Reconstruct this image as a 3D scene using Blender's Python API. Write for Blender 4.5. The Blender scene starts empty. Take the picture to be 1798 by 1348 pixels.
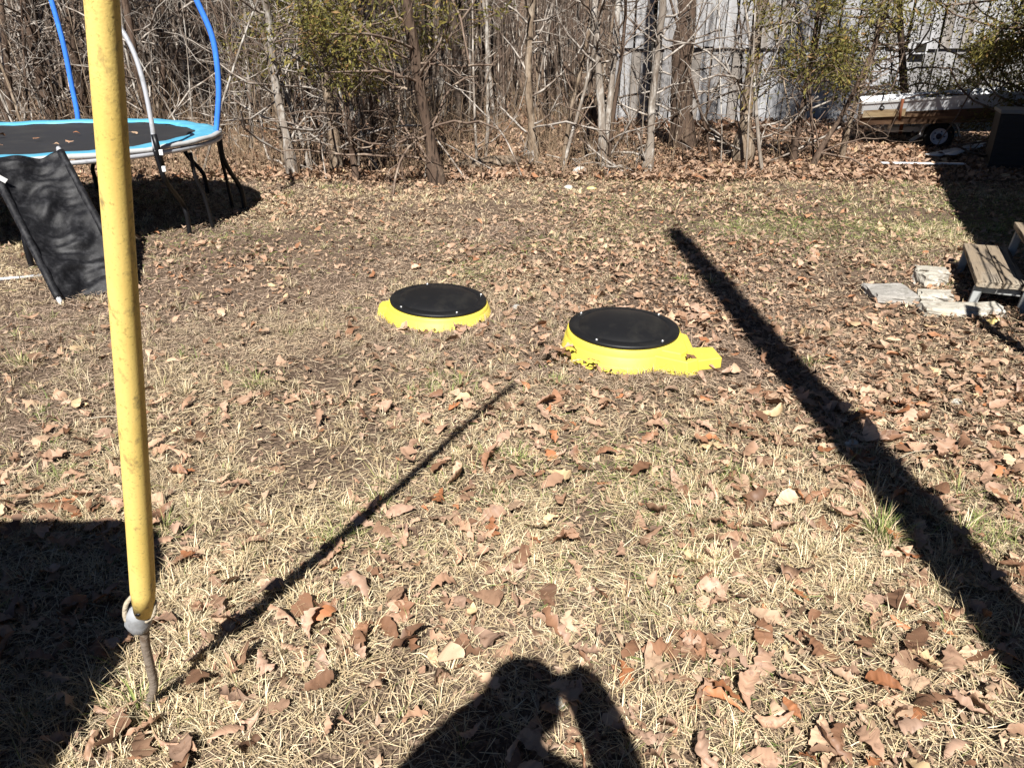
import bpy, bmesh, math, random
import numpy as np
from mathutils import Vector, Matrix
rng = np.random.default_rng(7)
random.seed(7)
R = math.radians
S = bpy.context.scene
COL = S.collection

# ------------------------------------------------------------------ camera, sky, sun, exposure
PITCH, CAMZ, FPX = R(24.5), 1.6, 1330.0
cam = bpy.data.cameras.new('camera'); camo = bpy.data.objects.new('camera', cam); COL.objects.link(camo)
camo.location = (0, 0, CAMZ); camo.rotation_euler = (R(90) - PITCH, 0, 0)
cam.sensor_width = 36; cam.lens = 36 * FPX / 1798; cam.clip_start = .02; cam.clip_end = 900
S.camera = camo
SUN_EL, SUN_AZ = R(45), R(4)          # shadows run away from the camera, 4 degrees to its right
sd = bpy.data.lights.new('sun', 'SUN'); sd.energy = 5.0; sd.angle = R(.55); sd.color = (1, .965, .92)
so = bpy.data.objects.new('sun', sd); COL.objects.link(so)
sdir = Vector((math.sin(SUN_AZ) * math.cos(SUN_EL), math.cos(SUN_AZ) * math.cos(SUN_EL), -math.sin(SUN_EL)))
so.rotation_euler = sdir.to_track_quat('-Z', 'Y').to_euler(); so.location = (0, -5, 12)
W = bpy.data.worlds.new('World'); S.world = W; W.use_nodes = True
wn = W.node_tree.nodes; wl = W.node_tree.links
sky = wn.new('ShaderNodeTexSky'); sky.sky_type = 'NISHITA'; sky.sun_disc = False
sky.sun_elevation = SUN_EL; sky.sun_rotation = math.atan2(-sdir.x, -sdir.y)
sky.altitude = 5000; sky.air_density = .6; sky.dust_density = 0; sky.ozone_density = 1
wl.new(sky.outputs[0], wn['Background'].inputs[0]); wn['Background'].inputs[1].default_value = .05
S.view_settings.view_transform = 'Standard'; S.view_settings.look = 'None'
S.view_settings.exposure = 1.15; S.view_settings.gamma = 1
S.cycles.max_bounces = 6; S.cycles.diffuse_bounces = 1; S.cycles.transparent_max_bounces = 8

# ------------------------------------------------------------------ helpers
cp, sp = math.cos(PITCH), math.sin(PITCH)
def ray(px, py):
    u = (px - 899) / FPX; v = (py - 674) / FPX
    return Vector((u, cp - v * sp, -(sp + v * cp)))
def at(px, py, z=0.0):                 # where a sight line meets the level z
    d = ray(px, py); t = (z - CAMZ) / d.z
    return Vector((d.x * t, d.y * t, z))
def aty(px, py, y):                    # where a sight line meets the distance y
    d = ray(px, py); t = y / d.y
    return Vector((d.x * t, y, CAMZ + d.z * t))
def gz(x, y):
    x = np.asarray(x, float); y = np.asarray(y, float)
    z = .012 * np.sin(x * 1.7 + 1) * np.cos(y * 1.3) + .008 * np.sin(x * 4.1 + y * 2.9)
    h = np.clip((y - 22) / 45, 0, 1); h = h * h * (3 - 2 * h)
    return z + h * 9 + .25 * h * np.sin(x * .3)
def gzf(x, y): return float(gz(x, y))

class NZ:                               # smooth value noise for colour and density fields
    def __init__(s, seed, n=64): s.g = np.random.default_rng(seed).random((n, n)); s.n = n
    def __call__(s, x, y, f=1.0):
        x = np.asarray(x) * f + 100; y = np.asarray(y) * f + 100
        xi = np.floor(x).astype(int); yi = np.floor(y).astype(int); fx = x - xi; fy = y - yi
        fx = fx * fx * (3 - 2 * fx); fy = fy * fy * (3 - 2 * fy); n = s.n; g = s.g
        a = g[xi % n, yi % n]; b = g[(xi + 1) % n, yi % n]; c = g[xi % n, (yi + 1) % n]; d = g[(xi + 1) % n, (yi + 1) % n]
        return (a * (1 - fx) + b * fx) * (1 - fy) + (c * (1 - fx) + d * fx) * fy
nzA, nzB, nzC = NZ(1), NZ(2), NZ(3)

def mesh_np(name, V, Q=None, T=None, col=None, smooth=False):
    V = np.ascontiguousarray(V, np.float32).reshape(-1, 3)
    me = bpy.data.meshes.new(name); me.vertices.add(len(V)); me.vertices.foreach_set('co', V.ravel())
    idx = []; st = []; n = 0
    if Q is not None and len(Q):
        Q = np.asarray(Q, np.int32).reshape(-1, 4); idx.append(Q.ravel()); st.append(np.arange(len(Q)) * 4); n += Q.size
    if T is not None and len(T):
        T = np.asarray(T, np.int32).reshape(-1, 3); idx.append(T.ravel()); st.append(n + np.arange(len(T)) * 3); n += T.size
    idx = np.concatenate(idx).astype(np.int32); st = np.concatenate(st).astype(np.int32)
    me.loops.add(len(idx)); me.loops.foreach_set('vertex_index', idx)
    me.polygons.add(len(st)); me.polygons.foreach_set('loop_start', st)
    if smooth: me.polygons.foreach_set('use_smooth', np.ones(len(st), bool))
    if col is not None:
        a = me.color_attributes.new('col', 'FLOAT_COLOR', 'POINT')
        c = np.ones((len(V), 4), np.float32); c[:, :3] = np.asarray(col).reshape(-1, 3); a.data.foreach_set('color', c.ravel())
    me.update(calc_edges=True); me.validate()
    return me
def link(name, me, m=None, parent=None, **props):
    o = bpy.data.objects.new(name, me); COL.objects.link(o)
    if m is not None and me is not None and not me.materials: me.materials.append(m)
    if parent is not None: o.parent = parent
    for k, v in props.items(): o[k] = v
    return o
def empty(name, loc, label=None, cat=None, group=None, rz=0):
    o = bpy.data.objects.new(name, None); COL.objects.link(o); o.location = loc; o.rotation_euler = (0, 0, rz)
    o.empty_display_size = .2
    tag(o, label, cat, group); return o
def tag(o, label=None, cat=None, group=None, kind=None):
    if label: o['label'] = label
    if cat: o['category'] = cat
    if group: o['group'] = group
    if kind: o['kind'] = kind
    return o
def unit(a): return a / np.maximum(np.linalg.norm(a, axis=-1, keepdims=True), 1e-9)

def tubes(P, Rr, k=5, cap=False):
    """P (T,n,3) paths, Rr (T,n) radii -> verts, quads (batch of tapered tubes)"""
    P = np.asarray(P, float); Rr = np.asarray(Rr, float); T, n, _ = P.shape
    tan = unit(np.gradient(P, axis=1))
    ref = np.tile(np.array([.31, .17, .93]), (T, 1)); vert = np.abs(tan.mean(1) @ np.array([.31, .17, .93])) > .8
    ref[vert] = (.95, .2, -.1)
    U = unit(np.cross(tan, ref[:, None, :])); Vv = np.cross(tan, U)
    a = np.arange(k) / k * 2 * np.pi
    V = P[:, :, None, :] + Rr[:, :, None, None] * (np.cos(a)[None, None, :, None] * U[:, :, None, :] + np.sin(a)[None, None, :, None] * Vv[:, :, None, :])
    base = np.arange(T * n * k).reshape(T, n, k)
    A = base[:, :-1, :]; B = np.roll(A, -1, 2); D = base[:, 1:, :]; C = np.roll(D, -1, 2)
    Q = np.stack([A, B, C, D], -1).reshape(-1, 4)
    return V.reshape(-1, 3), Q
def tube_mesh(name, pts, r, k=10, cap=True, smooth=True):
    pts = np.asarray([tuple(p) for p in pts], float); r = np.broadcast_to(np.asarray(r, float), (len(pts),))
    if cap:
        pts = np.vstack([pts[:1], pts, pts[-1:]]); d0 = pts[2] - pts[1]; d1 = pts[-2] - pts[-3]
        pts[0] = pts[1] - unit(d0) * 1e-4; pts[-1] = pts[-2] + unit(d1) * 1e-4
        r = np.concatenate([[1e-4], r, [1e-4]])
    V, Q = tubes(pts[None], r[None], k)
    return mesh_np(name, V, Q, smooth=smooth)
def smooth_path(pts, n=24):            # catmull-rom
    p = np.asarray([tuple(q) for q in pts], float); p = np.vstack([2 * p[0] - p[1], p, 2 * p[-1] - p[-2]])
    out = []; m = len(p) - 3
    for s in np.linspace(0, m - 1e-6, n):
        i = int(s); t = s - i; a, b, c, d = p[i:i + 4]
        out.append(.5 * (2 * b + (c - a) * t + (2 * a - 5 * b + 4 * c - d) * t * t + (3 * b - a - 3 * c + d) * t ** 3))
    return np.array(out)
def box_mesh(name, sx, sy, sz, bev=.004, seg=1, jig=0, cut=0, seed=0):
    bm = bmesh.new(); bmesh.ops.create_cube(bm, size=1)
    bmesh.ops.scale(bm, vec=(sx, sy, sz), verts=bm.verts)
    if bev: bmesh.ops.bevel(bm, geom=bm.edges[:], offset=bev, segments=seg, affect='EDGES', profile=.6)
    if cut: bmesh.ops.subdivide_edges(bm, edges=bm.edges[:], cuts=cut, use_grid_fill=True)
    if jig:
        r = random.Random(seed)
        for v in bm.verts: v.co += Vector((r.uniform(-jig, jig), r.uniform(-jig, jig), r.uniform(-jig, jig)))
    me = bpy.data.meshes.new(name); bm.to_mesh(me); bm.free(); return me
def lathe(name, prof, n=64, smooth=True):
    V = []; a = np.arange(n) / n * 2 * np.pi
    for r, z in prof: V.append(np.stack([r * np.cos(a), r * np.sin(a), np.full(n, z)], 1))
    V = np.concatenate(V); m = len(prof); b = np.arange(m * n).reshape(m, n)
    A = b[:-1]; B = np.roll(A, -1, 1); D = b[1:]; C = np.roll(D, -1, 1)
    return mesh_np(name, V, np.stack([A, B, C, D], -1), smooth=smooth)

# ------------------------------------------------------------------ materials
def mat(name, base=(.5, .5, .5), rough=.7, spec=.3, metal=0, attr=None, noise=None, bump=None, trans=0, coord='Object'):
    """noise = [(scale, detail, colour, lo, hi, stretch)], bump = (scale, strength, dist, stretch)"""
    m = bpy.data.materials.new(name); m.use_nodes = True; nt = m.node_tree; N = nt.nodes; L = nt.links
    b = N['Principled BSDF']; b.inputs['Roughness'].default_value = rough; b.inputs['Metallic'].default_value = metal
    b.inputs['Specular IOR Level'].default_value = spec; b.inputs['Base Color'].default_value = (*base, 1)
    tc = N.new('ShaderNodeTexCoord'); cur = None
    if attr:
        a = N.new('ShaderNodeAttribute'); a.attribute_name = attr; cur = a.outputs['Color']
    else:
        c = N.new('ShaderNodeRGB'); c.outputs[0].default_value = (*base, 1); cur = c.outputs[0]
    def co(st):
        mp = N.new('ShaderNodeMapping'); mp.inputs['Scale'].default_value = st; L.new(tc.outputs[coord], mp.inputs[0]); return mp.outputs[0]
    for (sc, det, colr, lo, hi, st) in (noise or []):
        t = N.new('ShaderNodeTexNoise'); t.inputs['Scale'].default_value = sc; t.inputs['Detail'].default_value = det
        t.inputs['Roughness'].default_value = .62; L.new(co(st), t.inputs['Vector'])
        mr = N.new('ShaderNodeMapRange'); mr.inputs[1].default_value = lo; mr.inputs[2].default_value = hi; L.new(t.outputs[0], mr.inputs[0])
        mx = N.new('ShaderNodeMix'); mx.data_type = 'RGBA'; L.new(mr.outputs[0], mx.inputs[0]); L.new(cur, mx.inputs[6]); mx.inputs[7].default_value = (*colr, 1)
        cur = mx.outputs[2]
    L.new(cur, b.inputs['Base Color'])
    if bump:
        sc, stg, dist, st = bump
        t = N.new('ShaderNodeTexNoise'); t.inputs['Scale'].default_value = sc; t.inputs['Detail'].default_value = 6; L.new(co(st), t.inputs['Vector'])
        bp = N.new('ShaderNodeBump'); bp.inputs['Strength'].default_value = stg; bp.inputs['Distance'].default_value = dist
        L.new(t.outputs[0], bp.inputs['Height']); L.new(bp.outputs[0], b.inputs['Normal'])
    if trans:
        tr = N.new('ShaderNodeBsdfTranslucent'); L.new(cur, tr.inputs[0]); ms = N.new('ShaderNodeMixShader'); ms.inputs[0].default_value = trans
        L.new(b.outputs[0], ms.inputs[1]); L.new(tr.outputs[0], ms.inputs[2]); L.new(ms.outputs[0], N['Material Output'].inputs[0])
    return m
I1 = (1, 1, 1)
M = {}
M['soil'] = mat('soil', (.10, .070, .050), .95, .1, noise=[(2.2, 6, (.165, .118, .083), .42, .66, I1), (38, 5, (.26, .185, .13), .52, .66, I1), (75, 3, (.03, .02, .014), .55, .68, I1)], bump=(60, .9, .03, I1))
M['grass'] = mat('dry_grass', rough=.65, spec=.25, attr='col', trans=.08)
M['leaf'] = mat('dry_oak_leaf', rough=.55, spec=.35, attr='col', trans=.12, noise=[(30, 4, (.10, .05, .03), .56, .75, I1)])
M['cedar'] = mat('cedar_foliage', rough=.6, spec=.25, attr='col', trans=.2)
ST = (1, 1, .22)
M['bark_pale'] = mat('pale_bark', (.20, .17, .14), .9, .1, noise=[(9, 6, (.43, .40, .355), .5, .62, (1, 1, .5)), (22, 5, (.13, .10, .075), .52, .66, ST)], bump=(35, .9, .02, ST))
M['bark_brown'] = mat('brown_bark', (.175, .13, .09), .9, .1, noise=[(14, 6, (.31, .255, .195), .5, .66, ST), (26, 5, (.07, .05, .035), .52, .64, ST)], bump=(30, 1, .03, ST))
M['bark_dark'] = mat('dark_cedar_bark', (.085, .058, .042), .95, .08, noise=[(20, 6, (.19, .14, .10), .52, .68, (1, 1, .12)), (40, 4, (.025, .018, .014), .52, .62, (1, 1, .12))], bump=(30, 1, .03, (1, 1, .12)))
M['twig'] = mat('bare_twig', (.33, .295, .255), .85, .12, noise=[(5, 4, (.11, .08, .06), .45, .58, I1)])
M['twig_dark'] = mat('dark_twig', (.14, .10, .075), .9, .1, noise=[(6, 3, (.27, .215, .165), .52, .64, I1)])
M['weed'] = mat('dead_weed', (.25, .18, .115), .85, .12, noise=[(3, 3, (.18, .12, .08), .5, .62, I1)])
M['yellow_foam'] = mat('yellow_foam', (.76, .56, .17), .65, .25, noise=[(9, 6, (.66, .47, .12), .5, .75, (1, 1, .3)), (38, 6, (.30, .225, .09), .57, .70, (1, 1, .6)), (160, 3, (.45, .33, .10), .58, .7, I1)], bump=(260, .2, .002, I1))
M['grey_cap'] = mat('grey_plastic', (.26, .27, .28), .55, .4, noise=[(20, 4, (.16, .16, .16), .55, .7, I1)])
M['rusty_rod'] = mat('weathered_rod', (.21, .175, .14), .7, .3, noise=[(25, 5, (.11, .075, .05), .5, .65, I1)], bump=(60, .6, .006, I1))
M['rope'] = mat('old_rope', (.36, .31, .23), .9, .1, bump=(90, 1, .006, I1))
M['yellow_plastic'] = mat('yellow_plastic', (.66, .545, .065), .55, .35, noise=[(5, 6, (.58, .46, .08), .48, .72, I1), (13, 7, (.52, .40, .12), .60, .85, (1, 1, .5)), (70, 4, (.45, .36, .14), .66, .78, I1)], bump=(45, .15, .004, I1))
M['lid'] = mat('black_plastic', (.0065, .0065, .007), .5, .34, noise=[(9, 6, (.017, .016, .014), .5, .75, I1), (90, 3, (.07, .06, .045), .70, .78, I1)], bump=(200, .2, .002, I1))
M['bolt'] = mat('steel_bolt', (.7, .7, .68), .3, .5, metal=.9)
M['mat_fabric'] = mat('trampoline_mat', (.018, .018, .020), .75, .3, noise=[(3, 5, (.032, .031, .030), .5, .75, I1)])
M['pad_blue'] = mat('pad_blue', (.075, .30, .44), .5, .4, noise=[(7, 5, (.13, .40, .52), .5, .7, I1)])
M['pad_white'] = mat('pad_edge', (.40, .40, .39), .6, .3, noise=[(12, 5, (.34, .33, .30), .52, .7, I1)])
M['galv'] = mat('galvanised_tube', (.50, .51, .53), .42, .5, metal=.35, noise=[(14, 5, (.30, .30, .30), .52, .72, I1)])
M['black_tube'] = mat('black_tube', (.006, .006, .007), .4, .25)
M['blue_foam'] = mat('blue_foam', (.035, .16, .60), .5, .35, noise=[(10, 4, (.05, .22, .68), .5, .7, I1)])
M['mesh_black'] = mat('black_sling', (.004, .004, .005), .55, .28, noise=[(26, 6, (.022, .022, .024), .48, .66, I1), (230, 2, (.05, .05, .052), .6, .72, I1)], bump=(300, .5, .003, I1))
M['white_tag'] = mat('white_tag', (.75, .75, .73), .6, .3)
M['barn'] = mat('weathered_board', (.20, .193, .19), .9, .1, noise=[(5, 6, (.31, .305, .305), .48, .66, (1, 1, .06)), (16, 6, (.15, .14, .13), .54, .66, (1, 1, .05))], bump=(30, .8, .01, (1, 1, .05)))
M['barn_b'] = mat('pale_board', (.27, .267, .265), .9, .1, noise=[(6, 6, (.36, .36, .365), .48, .66, (1, 1, .06)), (18, 6, (.20, .19, .18), .55, .66, (1, 1, .05))], bump=(30, .8, .01, (1, 1, .05)))
M['barn_c'] = mat('brown_board', (.18, .16, .14), .9, .1, noise=[(6, 6, (.28, .26, .24), .48, .66, (1, 1, .06)), (18, 6, (.10, .085, .075), .55, .66, (1, 1, .05))], bump=(30, .8, .01, (1, 1, .05)))
M['white_paint'] = mat('white_board', (.74, .75, .77), .7, .3, noise=[(5, 6, (.55, .55, .56), .5, .7, (1, 1, .1))])
M['barn_white'] = mat('whitewashed_board', (.32, .32, .325), .8, .2, noise=[(4, 6, (.19, .185, .18), .5, .66, (1, 1, .1)), (14, 6, (.43, .435, .445), .5, .66, (1, 1, .06))], bump=(30, .8, .01, (1, 1, .05)))
M['barn_dark'] = mat('barn_interior', (.02, .018, .016), .95, .05)
M['plank'] = mat('grey_tread', (.235, .185, .13), .85, .15, noise=[(7, 6, (.33, .285, .22), .48, .64, (1, .08, 1)), (34, 6, (.05, .04, .03), .53, .61, (1, .05, 1)), (5, 6, (.15, .125, .10), .5, .68, I1)], bump=(34, 1, .02, (1, .05, 1)))
M['step_leg'] = mat('grey_leg', (.30, .31, .30), .7, .25, noise=[(12, 5, (.16, .15, .14), .5, .68, I1)])
M['stone'] = mat('grey_stone', (.27, .255, .23), .9, .15, noise=[(7, 7, (.38, .36, .33), .48, .64, I1), (16, 6, (.20, .19, .165), .52, .66, I1)], bump=(22, .9, .02, I1))
M['slab'] = mat('pale_slab', (.36, .335, .28), .9, .15, noise=[(6, 7, (.48, .455, .40), .48, .66, I1), (18, 6, (.24, .21, .165), .52, .66, I1)], bump=(22, .9, .02, I1))
M['stone_white'] = mat('pale_limestone', (.52, .50, .44), .9, .15, noise=[(6, 7, (.64, .62, .56), .48, .66, I1), (18, 6, (.40, .36, .28), .56, .68, I1)], bump=(22, .9, .02, I1))
M['stone_yellow'] = mat('yellow_stone', (.60, .46, .17), .9, .15, noise=[(9, 6, (.70, .62, .42), .5, .66, I1)], bump=(22, .9, .02, I1))
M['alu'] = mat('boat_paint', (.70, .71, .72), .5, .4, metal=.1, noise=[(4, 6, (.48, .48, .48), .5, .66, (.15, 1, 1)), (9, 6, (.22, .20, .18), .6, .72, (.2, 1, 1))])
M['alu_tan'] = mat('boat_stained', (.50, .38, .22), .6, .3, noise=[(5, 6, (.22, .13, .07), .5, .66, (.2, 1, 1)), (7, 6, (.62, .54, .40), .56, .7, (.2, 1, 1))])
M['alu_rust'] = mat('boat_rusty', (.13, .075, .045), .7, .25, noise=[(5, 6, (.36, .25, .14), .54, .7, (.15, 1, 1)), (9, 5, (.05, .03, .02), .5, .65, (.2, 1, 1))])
M['trailer'] = mat('trailer_paint', (.58, .57, .53), .6, .3, noise=[(7, 6, (.30, .22, .15), .56, .7, I1)])
M['rust'] = mat('rust', (.14, .05, .025), .9, .1)
M['tyre'] = mat('tyre', (.018, .018, .018), .85, .2)
M['rim'] = mat('wheel_rim', (.60, .60, .63), .5, .4)
M['hub'] = mat('wheel_hub', (.03, .03, .05), .6, .3)
M['ac'] = mat('condenser_dark', (.022, .021, .020), .6, .3)
M['ac_light'] = mat('condenser_trim', (.20, .195, .18), .6, .3)
M['siding'] = mat('house_siding', (.50, .47, .42), .7, .25)
M['roof'] = mat('roof_shingle', (.12, .11, .10), .9, .1, noise=[(30, 4, (.2, .19, .17), .5, .7, I1)])
M['pole_wood'] = mat('pole_wood', (.20, .15, .105), .9, .1, noise=[(9, 6, (.10, .07, .05), .5, .66, (1, 1, .1))])
M['cover'] = mat('caster_black', (.02, .02, .021), .7, .3)
M['skin'] = mat('skin', (.55, .34, .25), .5, .4)
M['jacket'] = mat('jacket', (.09, .10, .12), .85, .15)
M['trousers'] = mat('trousers', (.04, .05, .085), .85, .15)
M['hair'] = mat('hair', (.06, .04, .025), .6, .3)
M['phone'] = mat('phone', (.02, .02, .022), .3, .5)
M['metal_strip'] = mat('pale_metal_strip', (.62, .64, .65), .5, .4, noise=[(6, 5, (.40, .40, .40), .5, .7, I1)])

# ------------------------------------------------------------------ ground
xs = np.concatenate([[-400, -200, -100, -60, -40, -28], np.arange(-20, 20.01, .25), [28, 40, 60, 100, 200, 400]])
ys = np.concatenate([[-400, -200, -100, -50, -20, -8], np.arange(-3, 26.01, .25), np.arange(28, 75, 3), [90, 140, 250, 500]])
X, Y = np.meshgrid(xs, ys); nx, ny = len(xs), len(ys); b = np.arange(nx * ny).reshape(ny, nx)
Q = np.stack([b[:-1, :-1], b[:-1, 1:], b[1:, 1:], b[1:, :-1]], -1)
ground = link('ground', mesh_np('ground', np.stack([X, Y, gz(X, Y)], -1), Q, smooth=True), M['soil'], kind='structure')

# ------------------------------------------------------------------ septic risers
def septic_riser(cx, cy, zl, label, corner):
    root = empty('septic_riser', (cx, cy, 0), label, 'septic riser', 'septic tank risers in the lawn')
    z = zl
    prof = [(.296, -.12), (.343, -.12), (.342, z * .10), (.334, z * .30), (.329, z * .34), (.326, z * .62), (.319, z * .66), (.316, z * .72), (.314, z * .96), (.308, z), (.29, z)]
    link('collar', lathe('collar', prof, 72), M['yellow_plastic'], root)
    if corner:
        def extr(pts, z0, z1, sh):
            n = len(pts); V = [(x, y, z0) for x, y in pts] + [(x * sh[0] + sh[1], y * sh[0] + sh[2], z1) for x, y in pts]
            bm = bmesh.new(); vs = [bm.verts.new(v) for v in V]
            bm.faces.new(vs[n:]); bm.faces.new(vs[:n][::-1])
            for i in range(n): bm.faces.new((vs[i], vs[(i + 1) % n], vs[n + (i + 1) % n], vs[n + i]))
            bmesh.ops.bevel(bm, geom=bm.edges[:], offset=.006, segments=1, affect='EDGES')
            me = bpy.data.meshes.new('flange'); bm.to_mesh(me); bm.free(); me.polygons.foreach_set('use_smooth', [False] * len(me.polygons)); return me
        link('flange', extr([(.05, -.28), (.30, -.41), (.375, -.36), (.39, .02), (.2, .2)], -.1, z * .74, (.90, .012, .0)), M['yellow_plastic'], root)
        link('flange', extr([(.1, -.25), (.27, -.335), (.325, -.27), (.345, .10), (.15, .2)], -.1, z * .92, (.93, .006, .0)), M['yellow_plastic'], root)
        sp_ = link('pipe_spout', extr([(.33, -.31), (.50, -.25), (.485, -.10), (.33, -.12)], -.08, z * .58, (.985, .005, -.002)), M['yellow_plastic'], root)
    else:
        fl = [(-.2, -.16), (-.40, -.06), (-.405, .05), (-.2, .16)]
        bm = bmesh.new(); n = 4
        vs = [bm.verts.new((x, y, -.1)) for x, y in fl] + [bm.verts.new((x * .93, y * .9, z * .62)) for x, y in fl]
        bm.faces.new(vs[n:]); bm.faces.new(vs[:n][::-1])
        for i in range(n): bm.faces.new((vs[i], vs[(i + 1) % n], vs[n + (i + 1) % n], vs[n + i]))
        bmesh.ops.bevel(bm, geom=bm.edges[:], offset=.01, segments=2, affect='EDGES')
        me = bpy.data.meshes.new('flange'); bm.to_mesh(me); bm.free(); link('flange', me, M['yellow_plastic'], root)
    lp = [(.298, -.004), (.304, .0), (.306, .012), (.303, .018), (.262, .021), (.254, .016), (.244, .022), (.235, .028), (.21, .038), (.16, .051), (.10, .060), (.05, .064), (.001, .065)]
    lid = link('lid', lathe('lid', lp, 80), M['lid'], root); lid.location.z = z + .002
    for a in ((-128, -52, 38, 142) if corner else (-138, -62, 20, 110)):
        bo = link('bolt', lathe('bolt', [(.0085, 0), (.0085, .006), (.006, .009), (.001, .009)], 6, False), M['bolt'], lid)
        bo.location = (.284 * math.cos(R(a)), .284 * math.sin(R(a)), .019)
    root.rotation_euler = (R(1.2), R(1.2) if corner else R(2.4), 0)
    return root
pl = at(769, 529, .08); septic_riser(pl.x, pl.y, .08, 'yellow septic riser with black domed lid, the farther one with no spout', False)
pr = at(1094, 577, .13); septic_riser(pr.x, pr.y, .13, 'yellow septic riser with black domed lid and square side spout, nearer one', True)

# ------------------------------------------------------------------ leaning yellow pole
k_ = 1 / math.tan(SUN_EL); sx_, sy_ = k_ * math.sin(SUN_AZ), k_ * math.cos(SUN_AZ)
pb = at(262, 1245); ptip = at(905, 675); dx, dy = ptip.x - pb.x, ptip.y - pb.y
tr = ray(182, 0); rt = tr.x / tr.y; zt = 1.65; q = dx / dy
bb = ((rt * pb.y - pb.x) / zt - q * sy_ + sx_) / (q - rt); aa = q * bb + q * sy_ - sx_
Hp = dx / (aa + sx_)
pole = empty('yellow_pole', pb, 'leaning yellow foam covered pole on a thin grey ground rod', 'pole')
ax = Vector((aa, bb, 1))
def pp(z, ox=0, oy=0): return Vector((aa * z + ox, bb * z + oy, z))
def proj(P):
    d = Vector(P) - Vector((0, 0, CAMZ)); w = d.y * cp - d.z * sp
    return 899 + FPX * d.x / w, 674 + FPX * (-d.z * cp - d.y * sp) / w
zc = min(np.linspace(.1, .8, 300), key=lambda z: abs(proj(pb + pp(z))[1] - 1073)); dz = zc - .262
def pq(z, ox=0, oy=0): return pp(z + dz, ox, oy)
zs = np.linspace(zc, Hp, 30)
link('foam_sleeve', tube_mesh('foam_sleeve', [pp(z, .004 * math.sin(z * 2.1), 0) for z in zs], np.interp(zs, [zc, zc + .023, .8, 1.7, Hp], [.022, .0262, .0243, .0195, .018]), 28), M['yellow_foam'], pole)
hole = link('sleeve_hole', lathe('sleeve_hole', [(.0045, 0), (.0045, .0012), (.0005, .0012)], 12), M['black_tube'], pole)
hole.location = pq(.282) + Vector((.002, -.0272, .0)); hole.rotation_euler = (R(78), 0, R(5)); hole.scale = (1.3, .8, 1)
link('end_cap', tube_mesh('end_cap', [pq(z, ox) for z, ox in ((.190, -.006), (.196, -.007), (.21, -.009), (.232, -.012), (.258, -.012), (.272, -.004))], [.010, .017, .026, .030, .024, .016], 9, smooth=False), M['grey_cap'], pole)
zr = zc - .07
rodp = smooth_path([pp(zr + .06), pp(zr), pp(zr * .8, .002), pp(zr * .55, .010), pp(zr * .33, .016), pp(zr * .15, .006), pp(0), pp(-.12, 0)], 26)
link('ground_rod', tube_mesh('ground_rod', rodp, .0108, 10), M['rusty_rod'], pole)
rp = smooth_path([pq(.31, -.024, .012), pq(.29, -.036, 0), pq(.26, -.036, -.010), pq(.235, -.026, -.016)], 14)
link('rope', tube_mesh('rope', rp, .0055, 7), M['rope'], pole)
rp = smooth_path([pq(.30, .026, .004), pq(.275, .030, -.004), pq(.252, .024, -.008), pq(.238, .012, -.012)], 14)
link('rope', tube_mesh('rope', rp, .0045, 7), M['rope'], pole)

# ------------------------------------------------------------------ trampoline
TC = Vector((-4.36, 7.22, 0)); TR, TH = 1.60, .77
tramp = empty('trampoline', TC, 'round trampoline with blue pad, black mat and bent black legs', 'trampoline')
def ring(name, prof, n=96, wob=0, seed=0):
    r_ = np.random.default_rng(seed); V = []; a = np.arange(n) / n * 2 * np.pi
    w = sum(r_.normal(0, 1) * np.sin(a * f + r_.uniform(0, 6)) for f in (5, 9, 14, 23)) * wob
    for r, z in prof: V.append(np.stack([(r + w * .6) * np.cos(a), (r + w * .6) * np.sin(a), z + w], 1))
    m = len(prof); b = np.arange(m * n).reshape(m, n); A = b[:-1]; B = np.roll(A, -1, 1); D = b[1:]; C = np.roll(D, -1, 1)
    return mesh_np(name, np.concatenate(V), np.stack([A, B, C, D], -1), smooth=True)
link('mat', lathe('mat', [(1.41, TH + .004), (1.0, TH - .008), (.5, TH - .022), (.002, TH - .028)], 72), M['mat_fabric'], tramp)
link('safety_pad', ring('safety_pad', [(1.375, TH + .008), (1.38, TH + .022), (1.43, TH + .030), (1.55, TH + .030), (1.61, TH + .020), (1.615, TH + .006)], wob=.0022, seed=3), M['pad_blue'], tramp)
link('pad_skirt', ring('pad_skirt', [(1.585, TH + .0275), (1.614, TH + .0225), (1.622, TH + .010), (1.620, TH - .004), (1.614, TH - .010)], wob=.0022, seed=3), M['pad_white'], tramp)
a = np.linspace(0, 2 * np.pi, 97)
ringp = np.stack([TR * np.cos(a), TR * np.sin(a), np.full(97, TH - .035)], 1)
link('frame_rail', tube_mesh('frame_rail', ringp, .0205, 12, cap=False), M['galv'], tramp)
def tl(p): return Vector(p) - TC
def rim(ang, r=TR, z=TH): return Vector((r * math.cos(R(ang)), r * math.sin(R(ang)), z))
def leg(ang, foot_r, da=4, z0=-.02, side=1):
    pts = [rim(ang, TR - .01, TH - .05), rim(ang, TR - .01, TH - .22), rim(ang + side, TR + .03, TH - .36), rim(ang + da * side, foot_r - .03, .27), rim(ang + da * side * 1.1, foot_r, .18), rim(ang + da * side * 1.1, foot_r + .005, z0)]
    return tube_mesh('leg', smooth_path(pts, 26), .023, 10)
angs = [(18, 1), (62, -1), (-62, -1), (100, 1), (140, 1), (180, 1), (-140, 1), (-100, 1)]
for an, s in angs: link('leg', leg(an, TR + .12, 4, side=s), M['black_tube'], tramp)
for an, s in ((24, 1), (-12, 1), (-55, 1)):
    pts = [rim(an, TR - .03, TH - .08), rim(an, TR - .02, TH - .30), rim(an + 2, TR - .0, .30), rim(an + 3, TR + .02, -.02)]
    link('leg', tube_mesh('leg', smooth_path(pts, 20), .017, 9), M['black_tube'], tramp)
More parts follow.
